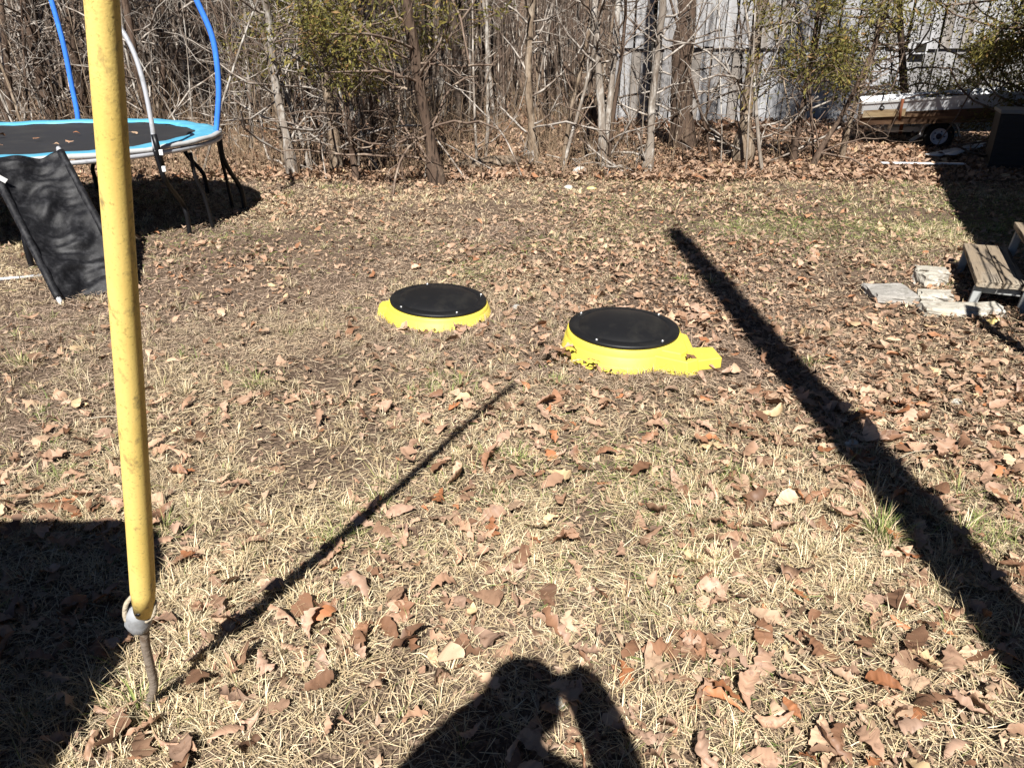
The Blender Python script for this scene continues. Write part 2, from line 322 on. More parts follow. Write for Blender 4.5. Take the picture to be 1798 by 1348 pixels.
def net_pole(base, wps, m, name='net_pole', r=.021, nm=None):
    o = link(name, tube_mesh(name, smooth_path(wps, 30), r, 14), m, tramp); return o
def wp(px, py, y): return aty(px, py, y) - TC
yA = TC.y + TR * math.sin(R(14)); yC = TC.y + TR * math.sin(R(100)); yB = TC.y - .82
net_pole(0, [wp(379, 232, yA), wp(381, 215, yA), wp(384, 150, yA), wp(374, 70, yA), wp(345, 0, yA - .02), wp(310, -80, yA - .05)], M['blue_foam'], r=.026)
net_pole(0, [wp(137, 224, yC), wp(136, 200, yC), wp(126, 150, yC), wp(112, 80, yC), wp(90, 0, yC), wp(62, -90, yC)], M['blue_foam'], r=.026)
net_pole(0, [wp(272, 262, yB), wp(266, 215, yB), wp(253, 150, yB), wp(234, 90, yB), wp(205, 40, yB), wp(165, -10, yB), wp(130, -70, yB)], M['galv'], r=.0185)
lk = link('pole_bracket', tube_mesh('pole_bracket', [wp(270, 236, yB - .012), wp(277, 262, yB - .012), wp(287, 300, yB + .02)], .0235, 10), M['black_tube'], tramp)
ft_ = at(334, 417, -.02)
link('leg', tube_mesh('leg', smooth_path([wp(272, 262, yB - .004), wp(281, 292, yB), wp(291, 318, yB + .03), wp(318, 355, ft_.y - .02), wp(328, 378, ft_.y), ft_ - TC], 28), .021, 10), M['black_tube'], tramp)
for px, py in ((283, 268), (288, 297)):
    bo = link('bracket_clip', box_mesh('bracket_clip', .03, .02, .045, .004), M['white_tag'], tramp); bo.location = wp(px, py, yB - .035)

# ------------------------------------------------------------------ slide leaning on the trampoline
fbl, fbr = at(110, 538), at(240, 513); ftr = at(104, 262, .86)
ftl = fbl + (ftr - fbr)
slide = empty('trampoline_slide', (fbl + fbr) / 2, 'black fabric slide on a tube frame leaning on the trampoline rail', 'slide')
O = slide.location
ey = (ftr - fbr); Ls = ey.length; ey = ey / Ls; ex = (fbr - fbl).normalized(); en = ex.cross(ey).normalized(); Ws = (fbr - fbl).length
def sl(u, v, w=0): return fbl + ex * (u * Ws) + ey * (v * Ls) + en * w - O
for u, s in ((0, 1), (1, -1)):
    pts = [sl(u + s * .16, -.035, .0), sl(u + s * .05, -.03, .0), sl(u + s * .005, .0, 0), sl(u, .06, 0), sl(u, .5, 0), sl(u, .97, 0), sl(u, 1.0, -.03), sl(u, 1.02, -.09)]
    link('side_tube', tube_mesh('side_tube', smooth_path(pts, 34), .0165, 10), M['galv'], slide)
nu, nv = 30, 110
U_, V_ = np.meshgrid(np.linspace(0, 1, nu), np.linspace(.045, .985, nv)); wr = np.random.default_rng(5)
Es = np.sin(np.pi * U_) ** .7
Wz = -.05 * Es + .020 * np.sin(V_ * 19 + 2.5 * np.sin(U_ * 4 + 1) + 1) * Es + .012 * np.sin(V_ * 41 + U_ * 5 + 2 * np.sin(V_ * 6)) * Es + .008 * np.sin(V_ * 80 - U_ * 8 + 3 * np.sin(V_ * 11 + U_ * 6)) * Es + .014 * np.sin(U_ * 9 + V_ * 5) * Es
P3 = np.array([[tuple(sl(U_[j, i], V_[j, i], Wz[j, i] + .018)) for i in range(nu)] for j in range(nv)])
b = np.arange(nu * nv).reshape(nv, nu); Q = np.stack([b[:-1, :-1], b[:-1, 1:], b[1:, 1:], b[1:, :-1]], -1)
fab = link('sling_fabric', mesh_np('sling_fabric', P3, Q, smooth=True), M['mesh_black'], slide)
so_ = fab.modifiers.new('thick', 'SOLIDIFY'); so_.thickness = .004
for u in (0, 1):
    pts = [sl(u, v, .002 + .004 * math.sin(v * 40)) for v in np.linspace(.05, .98, 30)]
    link('padded_sleeve', tube_mesh('padded_sleeve', pts, .026, 10), M['mesh_black'], slide)
tg = link('care_tag', box_mesh('care_tag', .07, .004, .035, .001), M['white_tag'], slide); tg.location = sl(.02, .80, .05); tg.rotation_euler = (R(20), R(40), R(40))
link('strap', tube_mesh('strap', [sl(.02, .82, .05), sl(-.1, .9, .06), sl(-.2, .96, .0)], .005, 6), M['white_tag'], slide)
pipe = link('metal_pipe', tube_mesh('metal_pipe', [(at(p, q, .02)) for p, q in ((-90, 497), (-10, 491), (40, 487), (78, 483))], .012, 8), M['galv'])
tag(pipe, 'thin grey metal pipe lying in the grass beside the black slide', 'pipe')

# ------------------------------------------------------------------ stones
def rock_mesh(sx, sy, sz, seed, flat=False):
    bm = bmesh.new(); r = random.Random(seed)
    if flat:
        bmesh.ops.create_cube(bm, size=1); bmesh.ops.subdivide_edges(bm, edges=bm.edges[:], cuts=3, use_grid_fill=True)
        for v in bm.verts:
            v.co.x *= sx; v.co.y *= sy; v.co.z *= sz
            v.co += Vector((r.gauss(0, .010), r.gauss(0, .010), r.gauss(0, .06 * sz)))
        bmesh.ops.smooth_vert(bm, verts=bm.verts, factor=.35, use_axis_x=True, use_axis_y=True, use_axis_z=True)
    else:
        bmesh.ops.create_icosphere(bm, subdivisions=2, radius=.5)
        pl_ = [Vector((r.gauss(0, 1), r.gauss(0, 1), r.gauss(0, .8))).normalized() for _ in range(9)]; of = [r.uniform(.30, .46) for _ in pl_]
        for v in bm.verts:
            for p, o in zip(pl_, of):
                d = v.co.dot(p) - o
                if d > 0: v.co -= p * d
        for v in bm.verts: v.co = Vector((v.co.x * sx, v.co.y * sy, v.co.z * sz)) * (1 + r.gauss(0, .02))
    me = bpy.data.meshes.new('rock'); bm.to_mesh(me); bm.free(); return me
SOLID = []
def rock(px, py, sx, sy, sz, m, label, rz=0, flat=False, seed=1, sink=.35, name='rock'):
    p = at(px, py); SOLID.append((p.x, p.y, sx * .5, sy * .5, R(rz))); o = link(name, rock_mesh(sx, sy, sz, seed, flat), M[m]); o.location = (p.x, p.y, gzf(p.x, p.y) + sz * (.5 - sink)); o.rotation_euler = (0, 0, R(rz))
    return tag(o, label, 'stone' if name != 'stone_slab' else 'slab')
rock(1018, 309, .20, .16, .17, 'stone_white', 'large white rock at the edge of the woods', 10, seed=4)
rock(998, 331, .11, .09, .06, 'stone_white', 'small white rock in front of the large white rock', 30, seed=5)
rock(1039, 332, .13, .08, .06, 'stone_yellow', 'small yellowish rock at the edge of the woods', 15, seed=6)
rock(1288, 652, .07, .05, .05, 'stone_white', 'small pale stone beside the yellow riser spout', 20, seed=7)
rock(1492, 787, .085, .06, .05, 'stone_white', 'pale stone lying inside the long pole shadow', 35, seed=8)
rock(1683, 706, .12, .06, .03, 'stone_white', 'flat cream stone among leaves below the stone slabs', 15, seed=9)
rock(1013, 545, .04, .03, .03, 'stone_white', 'little white pebble between the two black lids', 15, seed=10)
rock(906, 545, .06, .05, .04, 'stone', 'grey pebble beside the farther black lid', 15, seed=11)
rock(986, 1225, .035, .075, .02, 'stone_white', 'small white chip in the shadow of the photographer', -20, seed=12)
rock(1745, 565, .11, .08, .05, 'stone_yellow', 'yellowish stone under the wooden steps', 30, seed=14)
rock(1561, 519, .28, .30, .07, 'stone', 'square grey paving slab set in the lawn beyond the long shadow', -3, True, 21, .2, 'stone_slab')
rock(1634, 484, .22, .15, .07, 'slab', 'chipped pale slab nearest the edge of the house shadow', -12, True, 22, .15, 'stone_slab')
rock(1630, 500, .19, .15, .10, 'slab', 'white stone block in the middle of the slab group', 8, True, 23, .15, 'stone_slab')
rock(1640, 526, .20, .14, .07, 'slab', 'thin pale slab sunk in grass behind the long white slab', -14, True, 24, .2, 'stone_slab')
rock(1686, 548, .50, .16, .07, 'slab', 'long white slab carrying the foot of the wooden steps', -6, True, 25, .25, 'stone_slab')

# ------------------------------------------------------------------ wooden steps (house axis 24 degrees)
HAX = R(24.5)
hd = Vector((math.sin(HAX), math.cos(HAX), 0)); hn = Vector((hd.y, -hd.x, 0))     # along the house, into the house
s0 = at(1714, 492, .20); 
steps = empty('wooden_steps', (s0.x, s0.y, 0), 'weathered grey wooden steps with plank treads at the house', 'steps')
steps.rotation_euler = (0, 0, -HAX)
for i in range(3):
    for j in range(2):
        t_ = link('tread', box_mesh('tread', .137 if j else .142, 1.06 - .02 * j, .042, .006, 2, cut=2, jig=.0015, seed=i * 2 + j), M['plank'], steps)
        t_.location = (.075 + .285 * i + j * .146, .53 + .01 * j, .18 + .185 * i)
for i in range(3):
    for y in (.06, 1.0):
        lg = link('leg', box_mesh('leg', .05, .045, .24 + .19 * i, .004), M['step_leg'], steps)
        lg.location = (.03 + .285 * i - .012, y, (.18 + .185 * i) / 2 - .06); lg.rotation_euler = (0, R(7), 0)
    rl = link('bearer', box_mesh('bearer', .24, .04, .05, .003), M['step_leg'], steps); rl.location = (.15 + .285 * i, .98, .132 + .185 * i)
    rl = link('bearer', box_mesh('bearer', .24, .04, .05, .003), M['step_leg'], steps); rl.location = (.15 + .285 * i, .08, .132 + .185 * i)

# ------------------------------------------------------------------ house, deck rail, pole, added shadow grill: beside and behind the camera, they throw the shadows
p1, p2 = at(1613, 267), at(1704, 425); ed = (p1 - p2).normalized(); EH = 2.8
e0 = p2 - Vector((sx_ * EH, sy_ * EH, 0))                     # a point of the eave's ground track
en_ = Vector((ed.y, -ed.x, 0))
house = empty('house', e0 + en_ * 2, 'low house with pale siding beside the yard', 'house')
hz = math.atan2(ed.y, ed.x)
house.rotation_euler = (0, 0, hz)
y_end = (p1 - p2).length + 1.0 - 2.0
xa, xb = -9.0, 6.7
wl_ = link('wall', box_mesh('wall', xb - xa - .5, 5.0, 2.7, .01), M['siding'], house); wl_.location = ((xa + xb) / 2 - .25, -1.0, 1.35)
def slab(pts, name, m):
    me = bpy.data.meshes.new(name); me.from_pydata(pts, [], [(0, 1, 2, 3), (7, 6, 5, 4), (0, 4, 5, 1), (1, 5, 6, 2), (2, 6, 7, 3), (3, 7, 4, 0)]); return link(name, me, m, house)
slab([(xa, 2, EH), (xb, 2, EH), (xb, -1, EH + 1.1), (xa, -1, EH + 1.1), (xa, 2, EH - .14), (xb, 2, EH - .14), (xb, -1, EH + .96), (xa, -1, EH + .96)], 'roof', M['roof'])
slab([(xa, -4, EH), (xa, -1, EH + 1.102), (xb, -1, EH + 1.102), (xb, -4, EH), (xa, -4, EH - .14), (xa, -1, EH + .962), (xb, -1, EH + .962), (xb, -4, EH - .14)], 'roof', M['roof'])

rail = empty('deck_railing', (3.2, 3.9, 0), 'thin wire railing panel beside the steps', 'railing'); rail.rotation_euler = (0, 0, -HAX)
for x0, z0, x1, z1 in ((0, .55, 0, 1.55), (-.9, 1.0, .35, 1.0), (-.9, 1.25, .35, 1.25), (-.9, 1.5, .35, 1.5), (-.9, .8, .35, 1.6), (-.6, .6, .35, 1.35)):
    link('wire', tube_mesh('wire', [(0, x0 if x0 else .1, z0), (0, x1 if x1 else .1, z1)], .006, 6), M['step_leg'], rail)
link('post', box_mesh('post', .07, .07, 1.6, .004), M['step_leg'], rail).location = (0, -.95, .8)

tp, tb = at(1182, 408), at(1640, 950)
dirx = (tp.x - tb.x) / (tp.y - tb.y)
by = .35; bx = tb.x + dirx * (by - tb.y); Hq = (tp.y - by) / sy_
la = dirx * sy_ - sx_
upole = empty('utility_pole', (bx, by, 0), 'tall wooden utility pole beside the photographer', 'pole')
zq = np.linspace(-.2, Hq, 14)
link('shaft', tube_mesh('shaft', [(la * z, 0, z) for z in zq], np.interp(zq, [0, Hq - .1, Hq], [.125, .105, .08]), 16), M['pole_wood'], upole)

gr = empty('shadow_caster', (-1.95, .55, 0), 'unseen added grill under a black cover', 'caster')  # unseen made-up body, its outline shaped to throw the near left shadow
bm = bmesh.new(); gv = []
for z_, hx, hy in ((.04, .80, .48), (.45, .82, .50), (.85, .81, .50), (1.15, .76, .47), (1.33, .68, .42), (1.42, .50, .32)):
    gv.append([bm.verts.new((hx * (abs(math.cos(a_)) ** .35) * (1 if math.cos(a_) > 0 else -1), hy * (abs(math.sin(a_)) ** .35) * (1 if math.sin(a_) > 0 else -1), z_)) for a_ in np.arange(32) / 32 * 2 * np.pi + .01])
for A_, B_ in zip(gv[:-1], gv[1:]):
    for q in range(32): bm.faces.new((A_[q], A_[(q + 1) % 32], B_[(q + 1) % 32], B_[q]))
bm.faces.new(gv[-1])
me = bpy.data.meshes.new('cover'); bm.to_mesh(me); bm.free(); link('cover', me, M['cover'], gr)
for x in (-.6, .6):
    for y in (-.25, .25):
        w_ = link('wheel', lathe('wheel', [(.06, -.02), (.065, 0), (.06, .02), (.01, .02)], 16), M['tyre'], gr); w_.location = (x, y, .06); w_.rotation_euler = (0, R(90), 0)

# photographer
def skinned(name, verts, edges, rad, m, parent, sub=2, root=0):
    me = bpy.data.meshes.new(name); me.from_pydata(verts, edges, []); o = link(name, me, m, parent)
    md = o.modifiers.new('skin', 'SKIN'); md.use_smooth_shade = True
    for i, r in enumerate(rad):
        sv = me.skin_vertices[0].data[i]; sv.radius = (r, r) if not isinstance(r, tuple) else r; sv.use_root = (i == root)
    s_ = o.modifiers.new('sub', 'SUBSURF'); s_.levels = sub; s_.render_levels = sub; return o
person = empty('person', (-.09, -.22, 0), 'person in a dark jacket holding up a phone with both hands', 'person')
V = [(0, -.04, .95), (0, -.04, 1.15), (0, -.03, 1.36), (0, -.02, 1.47), (0, 0, 1.56), (0, .03, 1.64), (0, .03, 1.74),
     (.17, -.03, 1.42), (.29, .04, 1.26), (.225, .16, 1.45), (.15, .21, 1.60), (-.17, -.03, 1.42), (-.31, .03, 1.29), (-.15, .13, 1.44), (.0, .21, 1.55),
     (.10, -.04, .86), (.11, -.01, .48), (.12, -.05, .09), (.13, .10, .035), (-.10, -.04, .86), (-.11, -.01, .48), (-.12, -.05, .09), (-.13, .10, .035)]
E = [(0, 1), (1, 2), (2, 3), (3, 4), (4, 5), (5, 6), (3, 7), (7, 8), (8, 9), (9, 10), (3, 11), (11, 12), (12, 13), (13, 14), (0, 15), (15, 16), (16, 17), (17, 18), (0, 19), (19, 20), (20, 21), (21, 22)]
Rd = [(.15, .11), (.15, .11), (.17, .12), (.10, .08), .055, (.075, .095), (.075, .09), .085, .072, .066, .062, .09, .078, .075, .05, .09, .06, .042, .035, .09, .06, .042, .035]
body = skinned('body', V, E, Rd, M['jacket'], person)
hair = link('hair', lathe('hair', [(.105, 0), (.108, .05), (.09, .10), (.05, .13), (.001, .14)], 24), M['hair'], person); hair.location = (0, .02, 1.66)
for s in (-1, 1):
    for i in range(4):
        x = (.165 if s > 0 else .03); z = 1.535 + i * .018
        link('finger', tube_mesh('finger', smooth_path([(x + s * .03, .215, z), (x + s * .005, .235, z), (x - s * .012, .228, z), (x - s * .025, .22, z)], 8), [.009] * 8, 8), M['skin'], person)
ph = link('smartphone', box_mesh('smartphone', .155, .008, .075, .003), M['phone']); ph.location = (.0, -.012, 1.56)
tag(ph, 'black smartphone held up sideways by the person', 'phone')

# ------------------------------------------------------------------ barn
BY = 16.5
barn = empty('barn', (8, BY, 0), 'old barn of weathered grey vertical boards behind the trees', 'barn')
bx0 = aty(1082, 100, BY).x; bx1 = aty(1900, 100, BY).x + 1.5
bk = link('back_wall', box_mesh('back_wall', bx1 - bx0 - .1, .2, 6.4, 0), M['barn_dark'], barn); bk.location = ((bx0 + bx1) / 2 - 8, .35, 3.2)
zgap = aty(1200, 84, BY).z
pms = []
for mname in ('barn', 'barn_b', 'barn_c', 'barn_white'):
    for hgt, tg_ in ((zgap - .02, 'lo'), (4.6, 'hi')):
        me = box_mesh('board', .19, .022, hgt, .003); me.materials.append(M[mname]); pms.append((mname, tg_, me))
def pm(mn, t_): return [m for (a_, b_, m) in pms if a_ == mn and b_ == t_][0]
x = bx0; rb = random.Random(3)
while x < bx1:
    for t_ in ('lo', 'hi'):
        mn = rb.choices(['barn', 'barn_b', 'barn_c'], [5, 4, 1.6])[0]
        fx = x
        if t_ == 'lo' and aty(1345, 100, BY).x < fx < aty(1600, 100, BY).x: mn = 'barn_white' if rb.random() < .75 else 'barn_b'
        if t_ == 'lo' and rb.random() < .04: continue
        o = link('board', pm(mn, t_), None, barn)
        h_ = zgap if t_ == 'lo' else 4.6
        o.location = (fx - 8 + rb.uniform(-.008, .008), rb.uniform(-.008, .008) - (.07 if t_ == 'hi' else 0), (h_ / 2 if t_ == 'lo' else zgap + .02 + h_ / 2 - rb.uniform(0, .05)))
        o.rotation_euler = (0, R(rb.gauss(0, .5)), 0); o.scale = (rb.uniform(.93, 1.03), 1, 1)
    x += rb.uniform(.192, .215)
link('window_frame', box_mesh('window_frame', .30, .05, .24, .004), M['barn_white'], barn).location = (aty(1610, 85, BY).x - 8, -.13, zgap + .0)
link('window_pane', box_mesh('window_pane', .20, .02, .15, .004), M['barn_dark'], barn).location = (aty(1610, 85, BY).x - 8, -.165, zgap + .0)

# ------------------------------------------------------------------ boat on trailer
BT = at(1642, 264); by_ = BT.y
BROT = R(-21); bc = aty(1512, 200, by_)
boat = empty('boat', (bc.x - math.sin(BROT) * .66, by_ + math.cos(BROT) * .66, 0), 'old aluminium boat numbered six with rusty stained hull on a trailer', 'boat')
boat.rotation_euler = (0, 0, BROT)
zt0, zt1 = aty(1512, 181, by_).z, aty(1690, 166, by_ - .6).z; zb0 = aty(1515, 222, by_).z
LB = 4.2
ns = 30; secs = []
def hull(name, w0, w1, m, z_off=0, proud=0):
    V = []; Q = []
    for i in range(ns):
        t = i / (ns - 1); x = t * LB
        taper = 1 - .0 * t - max(0, (t - .55) / .45) ** 2 * .85
        tilt = (zt1 - zt0) / 1.68 * x
        top = zt0 + tilt + .10 * max(0, t - .5) ** 2; bot = zb0 + tilt * .5 + .32 * max(0, (t - .6) / .4) ** 2
        for s in ([w0, w1] if not isinstance(w0, list) else w0):
            hw = (.62 * (s ** .35) if s > 0 else .45) * taper
            hw = (.44 + .20 * s) * taper
            V.append((x, -hw - proud, bot + (top - bot) * s))
    return V
def strip(name, s0, s1, x0, x1, m, proud=0.0, both=True):
    n = 24; V = []; Q = []
    for side in ((-1, 1) if both else (-1,)):
        base = len(V)
        for i in range(n):
            x = x0 + (x1 - x0) * i / (n - 1); t = x / LB
            taper = 1 - max(0, (t - .55) / .45) ** 2 * .88
            tilt = (zt1 - zt0) / 1.68 * x
            top = zt0 + tilt + .25 * max(0, t - .5) ** 2; bot = zb0 + tilt * .6 + .3 * max(0, (t - .6) / .4) ** 2
            for s in (s0, s1):
                hw = (.46 + .20 * s) * taper + proud
                V.append((x, side * hw, bot + (top - bot) * s))
        for i in range(n - 1):
            a_ = base + i * 2; Q.append((a_, a_ + 2, a_ + 3, a_ + 1) if side < 0 else (a_, a_ + 1, a_ + 3, a_ + 2))
    return link(name, mesh_np(name, V, Q), m, boat)
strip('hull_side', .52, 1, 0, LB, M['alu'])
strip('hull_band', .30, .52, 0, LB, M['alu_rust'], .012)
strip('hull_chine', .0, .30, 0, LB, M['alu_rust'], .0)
strip('stained_panel', .34, .66, .03, .62, M['alu_tan'], .022, False)
strip('gunwale', .965, 1.03, -.02, LB, M['white_tag'], .014)
strip('spray_rail', .49, .535, .3, LB, M['alu_rust'], .02)
V = []
for s in (0, .3, .52, 1): V += [(0, -(.46 + .2 * s), zb0 + (zt0 - zb0) * s), (0, (.46 + .2 * s), zb0 + (zt0 - zb0) * s)]
link('transom', mesh_np('transom', V, [(2 * i, 2 * i + 2, 2 * i + 3, 2 * i + 1) for i in range(3)]), M['alu_tan'], boat)
V = []; nb = 24
for i in range(nb):
    x_ = LB * i / (nb - 1); t = x_ / LB; tp_ = 1 - max(0, (t - .55) / .45) ** 2 * .88; tilt = (zt1 - zt0) / 1.68 * x_; bot = zb0 + tilt * .6 + .3 * max(0, (t - .6) / .4) ** 2
    V += [(x_, -.46 * tp_, bot), (x_, .46 * tp_, bot)]
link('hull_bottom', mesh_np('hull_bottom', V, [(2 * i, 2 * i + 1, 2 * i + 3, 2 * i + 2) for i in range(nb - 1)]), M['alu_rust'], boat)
cu = bpy.data.curves.new('number', 'FONT'); cu.body = '6'; cu.size = .17; cu.extrude = .002
dg = bpy.data.objects.new('t', cu); COL.objects.link(dg); bpy.context.view_layer.update()
me = bpy.data.meshes.new_from_object(dg.evaluated_get(bpy.context.evaluated_depsgraph_get())); bpy.data.objects.remove(dg)
num = link('number', me, M['black_tube'], boat)
zz = .80; num.location = (.24, -(.46 + .2 * .70) - .012, zb0 + (zt0 - zb0) * .70); num.rotation_euler = (R(113), R(-3), 0)
st_ = link('strap', tube_mesh('strap', [(.54, -.70, zt0 + .07), (.54, -.66, zt0 - .1), (.56, -.62, zb0 + .1)], .022, 6), M['rust'], boat)

trl = empty('boat_trailer', (BT.x, by_, 0), 'rusty boat trailer with single visible wheel and round fender', 'trailer')
wr_ = .215; trl.rotation_euler = (0, 0, BROT)
wheel = link('wheel', lathe('wheel', [(.115, -.07), (.16, -.085), (.195, -.08), (wr_, -.05), (wr_, .05), (.195, .08), (.16, .085), (.115, .07)], 40), M['tyre'], trl)
wheel.location = (0, 0, wr_); wheel.rotation_euler = (R(90), 0, 0)
rm = link('rim', lathe('rim', [(.118, .06), (.122, .078), (.108, .080), (.10, .05), (.06, .048), (.05, .062), (.001, .062)], 32), M['rim'], wheel)
hb = link('hub', lathe('hub', [(.045, .05), (.042, .085), (.025, .10), (.001, .10)], 20), M['hub'], wheel)
for i in range(5):
    lb = link('lug', lathe('lug', [(.011, .05), (.011, .068), (.001, .07)], 8), M['hub'], wheel); lb.location = (.075 * math.cos(i * 1.257), .075 * math.sin(i * 1.257), 0)
V = []; na = 20
for i in range(na):
    an = R(5 + 170 * i / (na - 1))
    for r_, yy in ((.285, -.12), (.285, .12), (.27, .12), (.27, -.12)): V.append((r_ * math.cos(an), yy, wr_ + r_ * math.sin(an) * .95))
Q = []
for i in range(na - 1):
    for j in range(4): a_ = i * 4 + j; b_ = i * 4 + (j + 1) % 4; Q.append((a_, b_, b_ + 4, a_ + 4))
link('fender', mesh_np('fender', V, Q, smooth=False), M['trailer'], trl)
def wpt(px, py): return aty(px, py, by_) - Vector((BT.x, by_, 0))
f0, f1 = wpt(1562, 234), wpt(1760, 224)
for yy in (.28, 1.1):
    fr = link('frame_beam', box_mesh('frame_beam', (f1 - f0).length, .06, .085, .005), M['trailer'], trl)
    c = (f0 + f1) / 2; fr.location = (c.x, yy, c.z); fr.rotation_euler = (0, -math.atan2(f1.z - f0.z, f1.x - f0.x), 0)
ax_ = link('axle', tube_mesh('axle', [(0, .05, wr_), (0, 1.35, wr_)], .03, 10), M['rust'], trl)
w2 = wheel.copy(); COL.objects.link(w2); w2.parent = trl; w2.location = (0, 1.38, wr_)
for px in (1570, 1590, 1625, 1668):
    q_ = wpt(px, 232); bn = link('bunk_bracket', box_mesh('bunk_bracket', .05, .05, .26, .004), M['trailer'] if px != 1590 else M['rust'], trl); bn.location = (q_.x, .24, q_.z + .06)
q_ = wpt(1612, 243); bn = link('spring_hanger', box_mesh('spring_hanger', .28, .04, .05, .004), M['trailer'], trl); bn.location = (q_.x + .05, .2, q_.z); bn.rotation_euler = (0, R(-38), 0)
q_ = wpt(1672, 238); bn = link('spring_hanger', box_mesh('spring_hanger', .16, .04, .06, .004), M['trailer'], trl); bn.location = (q_.x, .2, q_.z)
w_ = wpt(1578, 192)
link('winch_post', tube_mesh('winch_post', [(w_.x, -.1, w_.z), (w_.x + .02, -.08, w_.z - .2), (w_.x - .03, 0, .3)], .022, 8), M['trailer'], trl)
rw = link('guide_roller', lathe('guide_roller', [(.001, -.06), (.05, -.06), (.07, 0), (.05, .06), (.001, .06)], 16), M['rust'], trl); rw.location = (w_.x, -.1, w_.z); rw.rotation_euler = (0, R(90), 0)
# strips of metal and a board on the ground
def strip_on_ground(name, a, b, w, m, label, cat, z=.03, wav=0):
    A, B = at(*a), at(*b); L_ = (B - A).length; n = 40; V = []
    for i in range(n):
        for j in (0, 1):
            for zz in (0, .012): V.append((L_ * (i / (n - 1) - .5), w * (j - .5), zz + wav * math.sin(i * 2.2)))
    Q = []
    for i in range(n - 1):
        o = i * 4
        for p, q in ((0, 1), (1, 3), (3, 2), (2, 0)): Q.append((o + p, o + q, o + 4 + q, o + 4 + p))
    Q += [(0, 2, 3, 1), (n * 4 - 4, n * 4 - 3, n * 4 - 1, n * 4 - 2)]
    ob = link(name, mesh_np(name, V, Q), M[m]); c = (A + B) / 2; ob.location = (c.x, c.y, z); ob.rotation_euler = (0, 0, math.atan2(B.y - A.y, B.x - A.x)); return tag(ob, label, cat)
strip_on_ground('metal_strip', (1634, 285), (1715, 266), .20, 'metal_strip', 'rippled pale metal strip lying behind the trailer wheel, farther one', 'metal strip', .09, .006)
strip_on_ground('metal_strip', (1664, 288), (1722, 263), .14, 'metal_strip', 'narrow pale metal strip in the house shadow, nearer the condenser', 'metal strip', .12, .006)
strip_on_ground('painted_board', (1545, 298), (1690, 300), .11, 'white_paint', 'long white board on the leaves half in the house shadow', 'board', .085)
# air conditioner
ac = empty('air_conditioner', at(1768, 303), 'dark air conditioning unit standing in the house shadow', 'air conditioner', rz=-R(24))
link('casing', box_mesh('casing', .62, .62, .70, .03, 2), M['ac'], ac).location = (.08, .3, .37)
link('top_cover', box_mesh('top_cover', .66, .66, .05, .02, 2), M['ac_light'], ac).location = (.08, .3, .745)
link('base_pad', box_mesh('base_pad', .74, .74, .06, .01), M['stone'], ac).location = (.08, .3, .0)
for i in range(9): link('louvre', box_mesh('louvre', .56, .012, .02, .002), M['ac'], ac).location = (.08, -.014, .10 + i * .066)
link('corner_post', box_mesh('corner_post', .05, .05, .70, .004), M['ac_light'], ac).location = (.375, .005, .37)
link('corner_post', box_mesh('corner_post', .03, .03, .70, .004), M['ac'], ac).location = (-.22, .005, .37)
link('rating_plate', box_mesh('rating_plate', .10, .004, .08, .001), M['white_tag'], ac).location = (.30, -.024, .48)
M['twig_far_shaded'] = mat('shaded_far_bark', (.11, .085, .066), .9, .1, noise=[(1.3, 4, (.085, .06, .045), .45, .6, I1), (5, 3, (.44, .39, .33), .57, .67, I1)])  # darker than the near twigs: shade deep in the woods painted into the bark
# ------------------------------------------------------------------ woods
def wander(P0, D, L, n, curl, up=0, rg=None):
    """random walking paths: starts P0 (T,3), dirs D, lengths L -> (T,n,3)"""
    rg = rg or rng
    T = len(P0); P = np.zeros((T, n, 3)); P[:, 0] = P0; d = unit(D)
    for i in range(1, n):
        d = unit(d + rg.normal(0, curl, (T, 3)) + np.array([0, 0, up]))
        P[:, i] = P[:, i - 1] + d * (L / (n - 1))[:, None]
    return P
def sprout(P, Rr, cnt, lo, hi, spread, L0, L1, n, curl, up, rfac, rg, rmin=.002):
    """cnt children on random parents of batch P/Rr"""
    T, m, _ = P.shape; i = rg.integers(0, T, cnt); s = lo + (hi - lo) * rg.random(cnt); f = s * (m - 1); a = np.clip(f.astype(int), 0, m - 2); w = (f - a)[:, None]
    p = P[i, a] * (1 - w) + P[i, a + 1] * w; t = unit(P[i, a + 1] - P[i, a]); r0 = Rr[i, a] * (1 - w[:, 0]) + Rr[i, a + 1] * w[:, 0]
    side = unit(np.cross(t, rg.normal(0, 1, (cnt, 3)))); D = unit(t * (1 - spread)[:, None] + side * spread[:, None])
    L = (L0 + (L1 - L0) * rg.random(cnt) ** 1.6) * (1.15 - .6 * s)
    Q = wander(p, D, L, n, curl, up, rg)
    r = np.maximum(r0 * rfac, rmin)[:, None] * np.linspace(1, .35, n)[None, :]
    return Q, np.maximum(r, rmin * .6)
def join(parts):
    V, Q, o = [], [], 0
    for v, q in parts: V.append(v); Q.append(q + o); o += len(v)
    return np.concatenate(V), np.concatenate(Q)
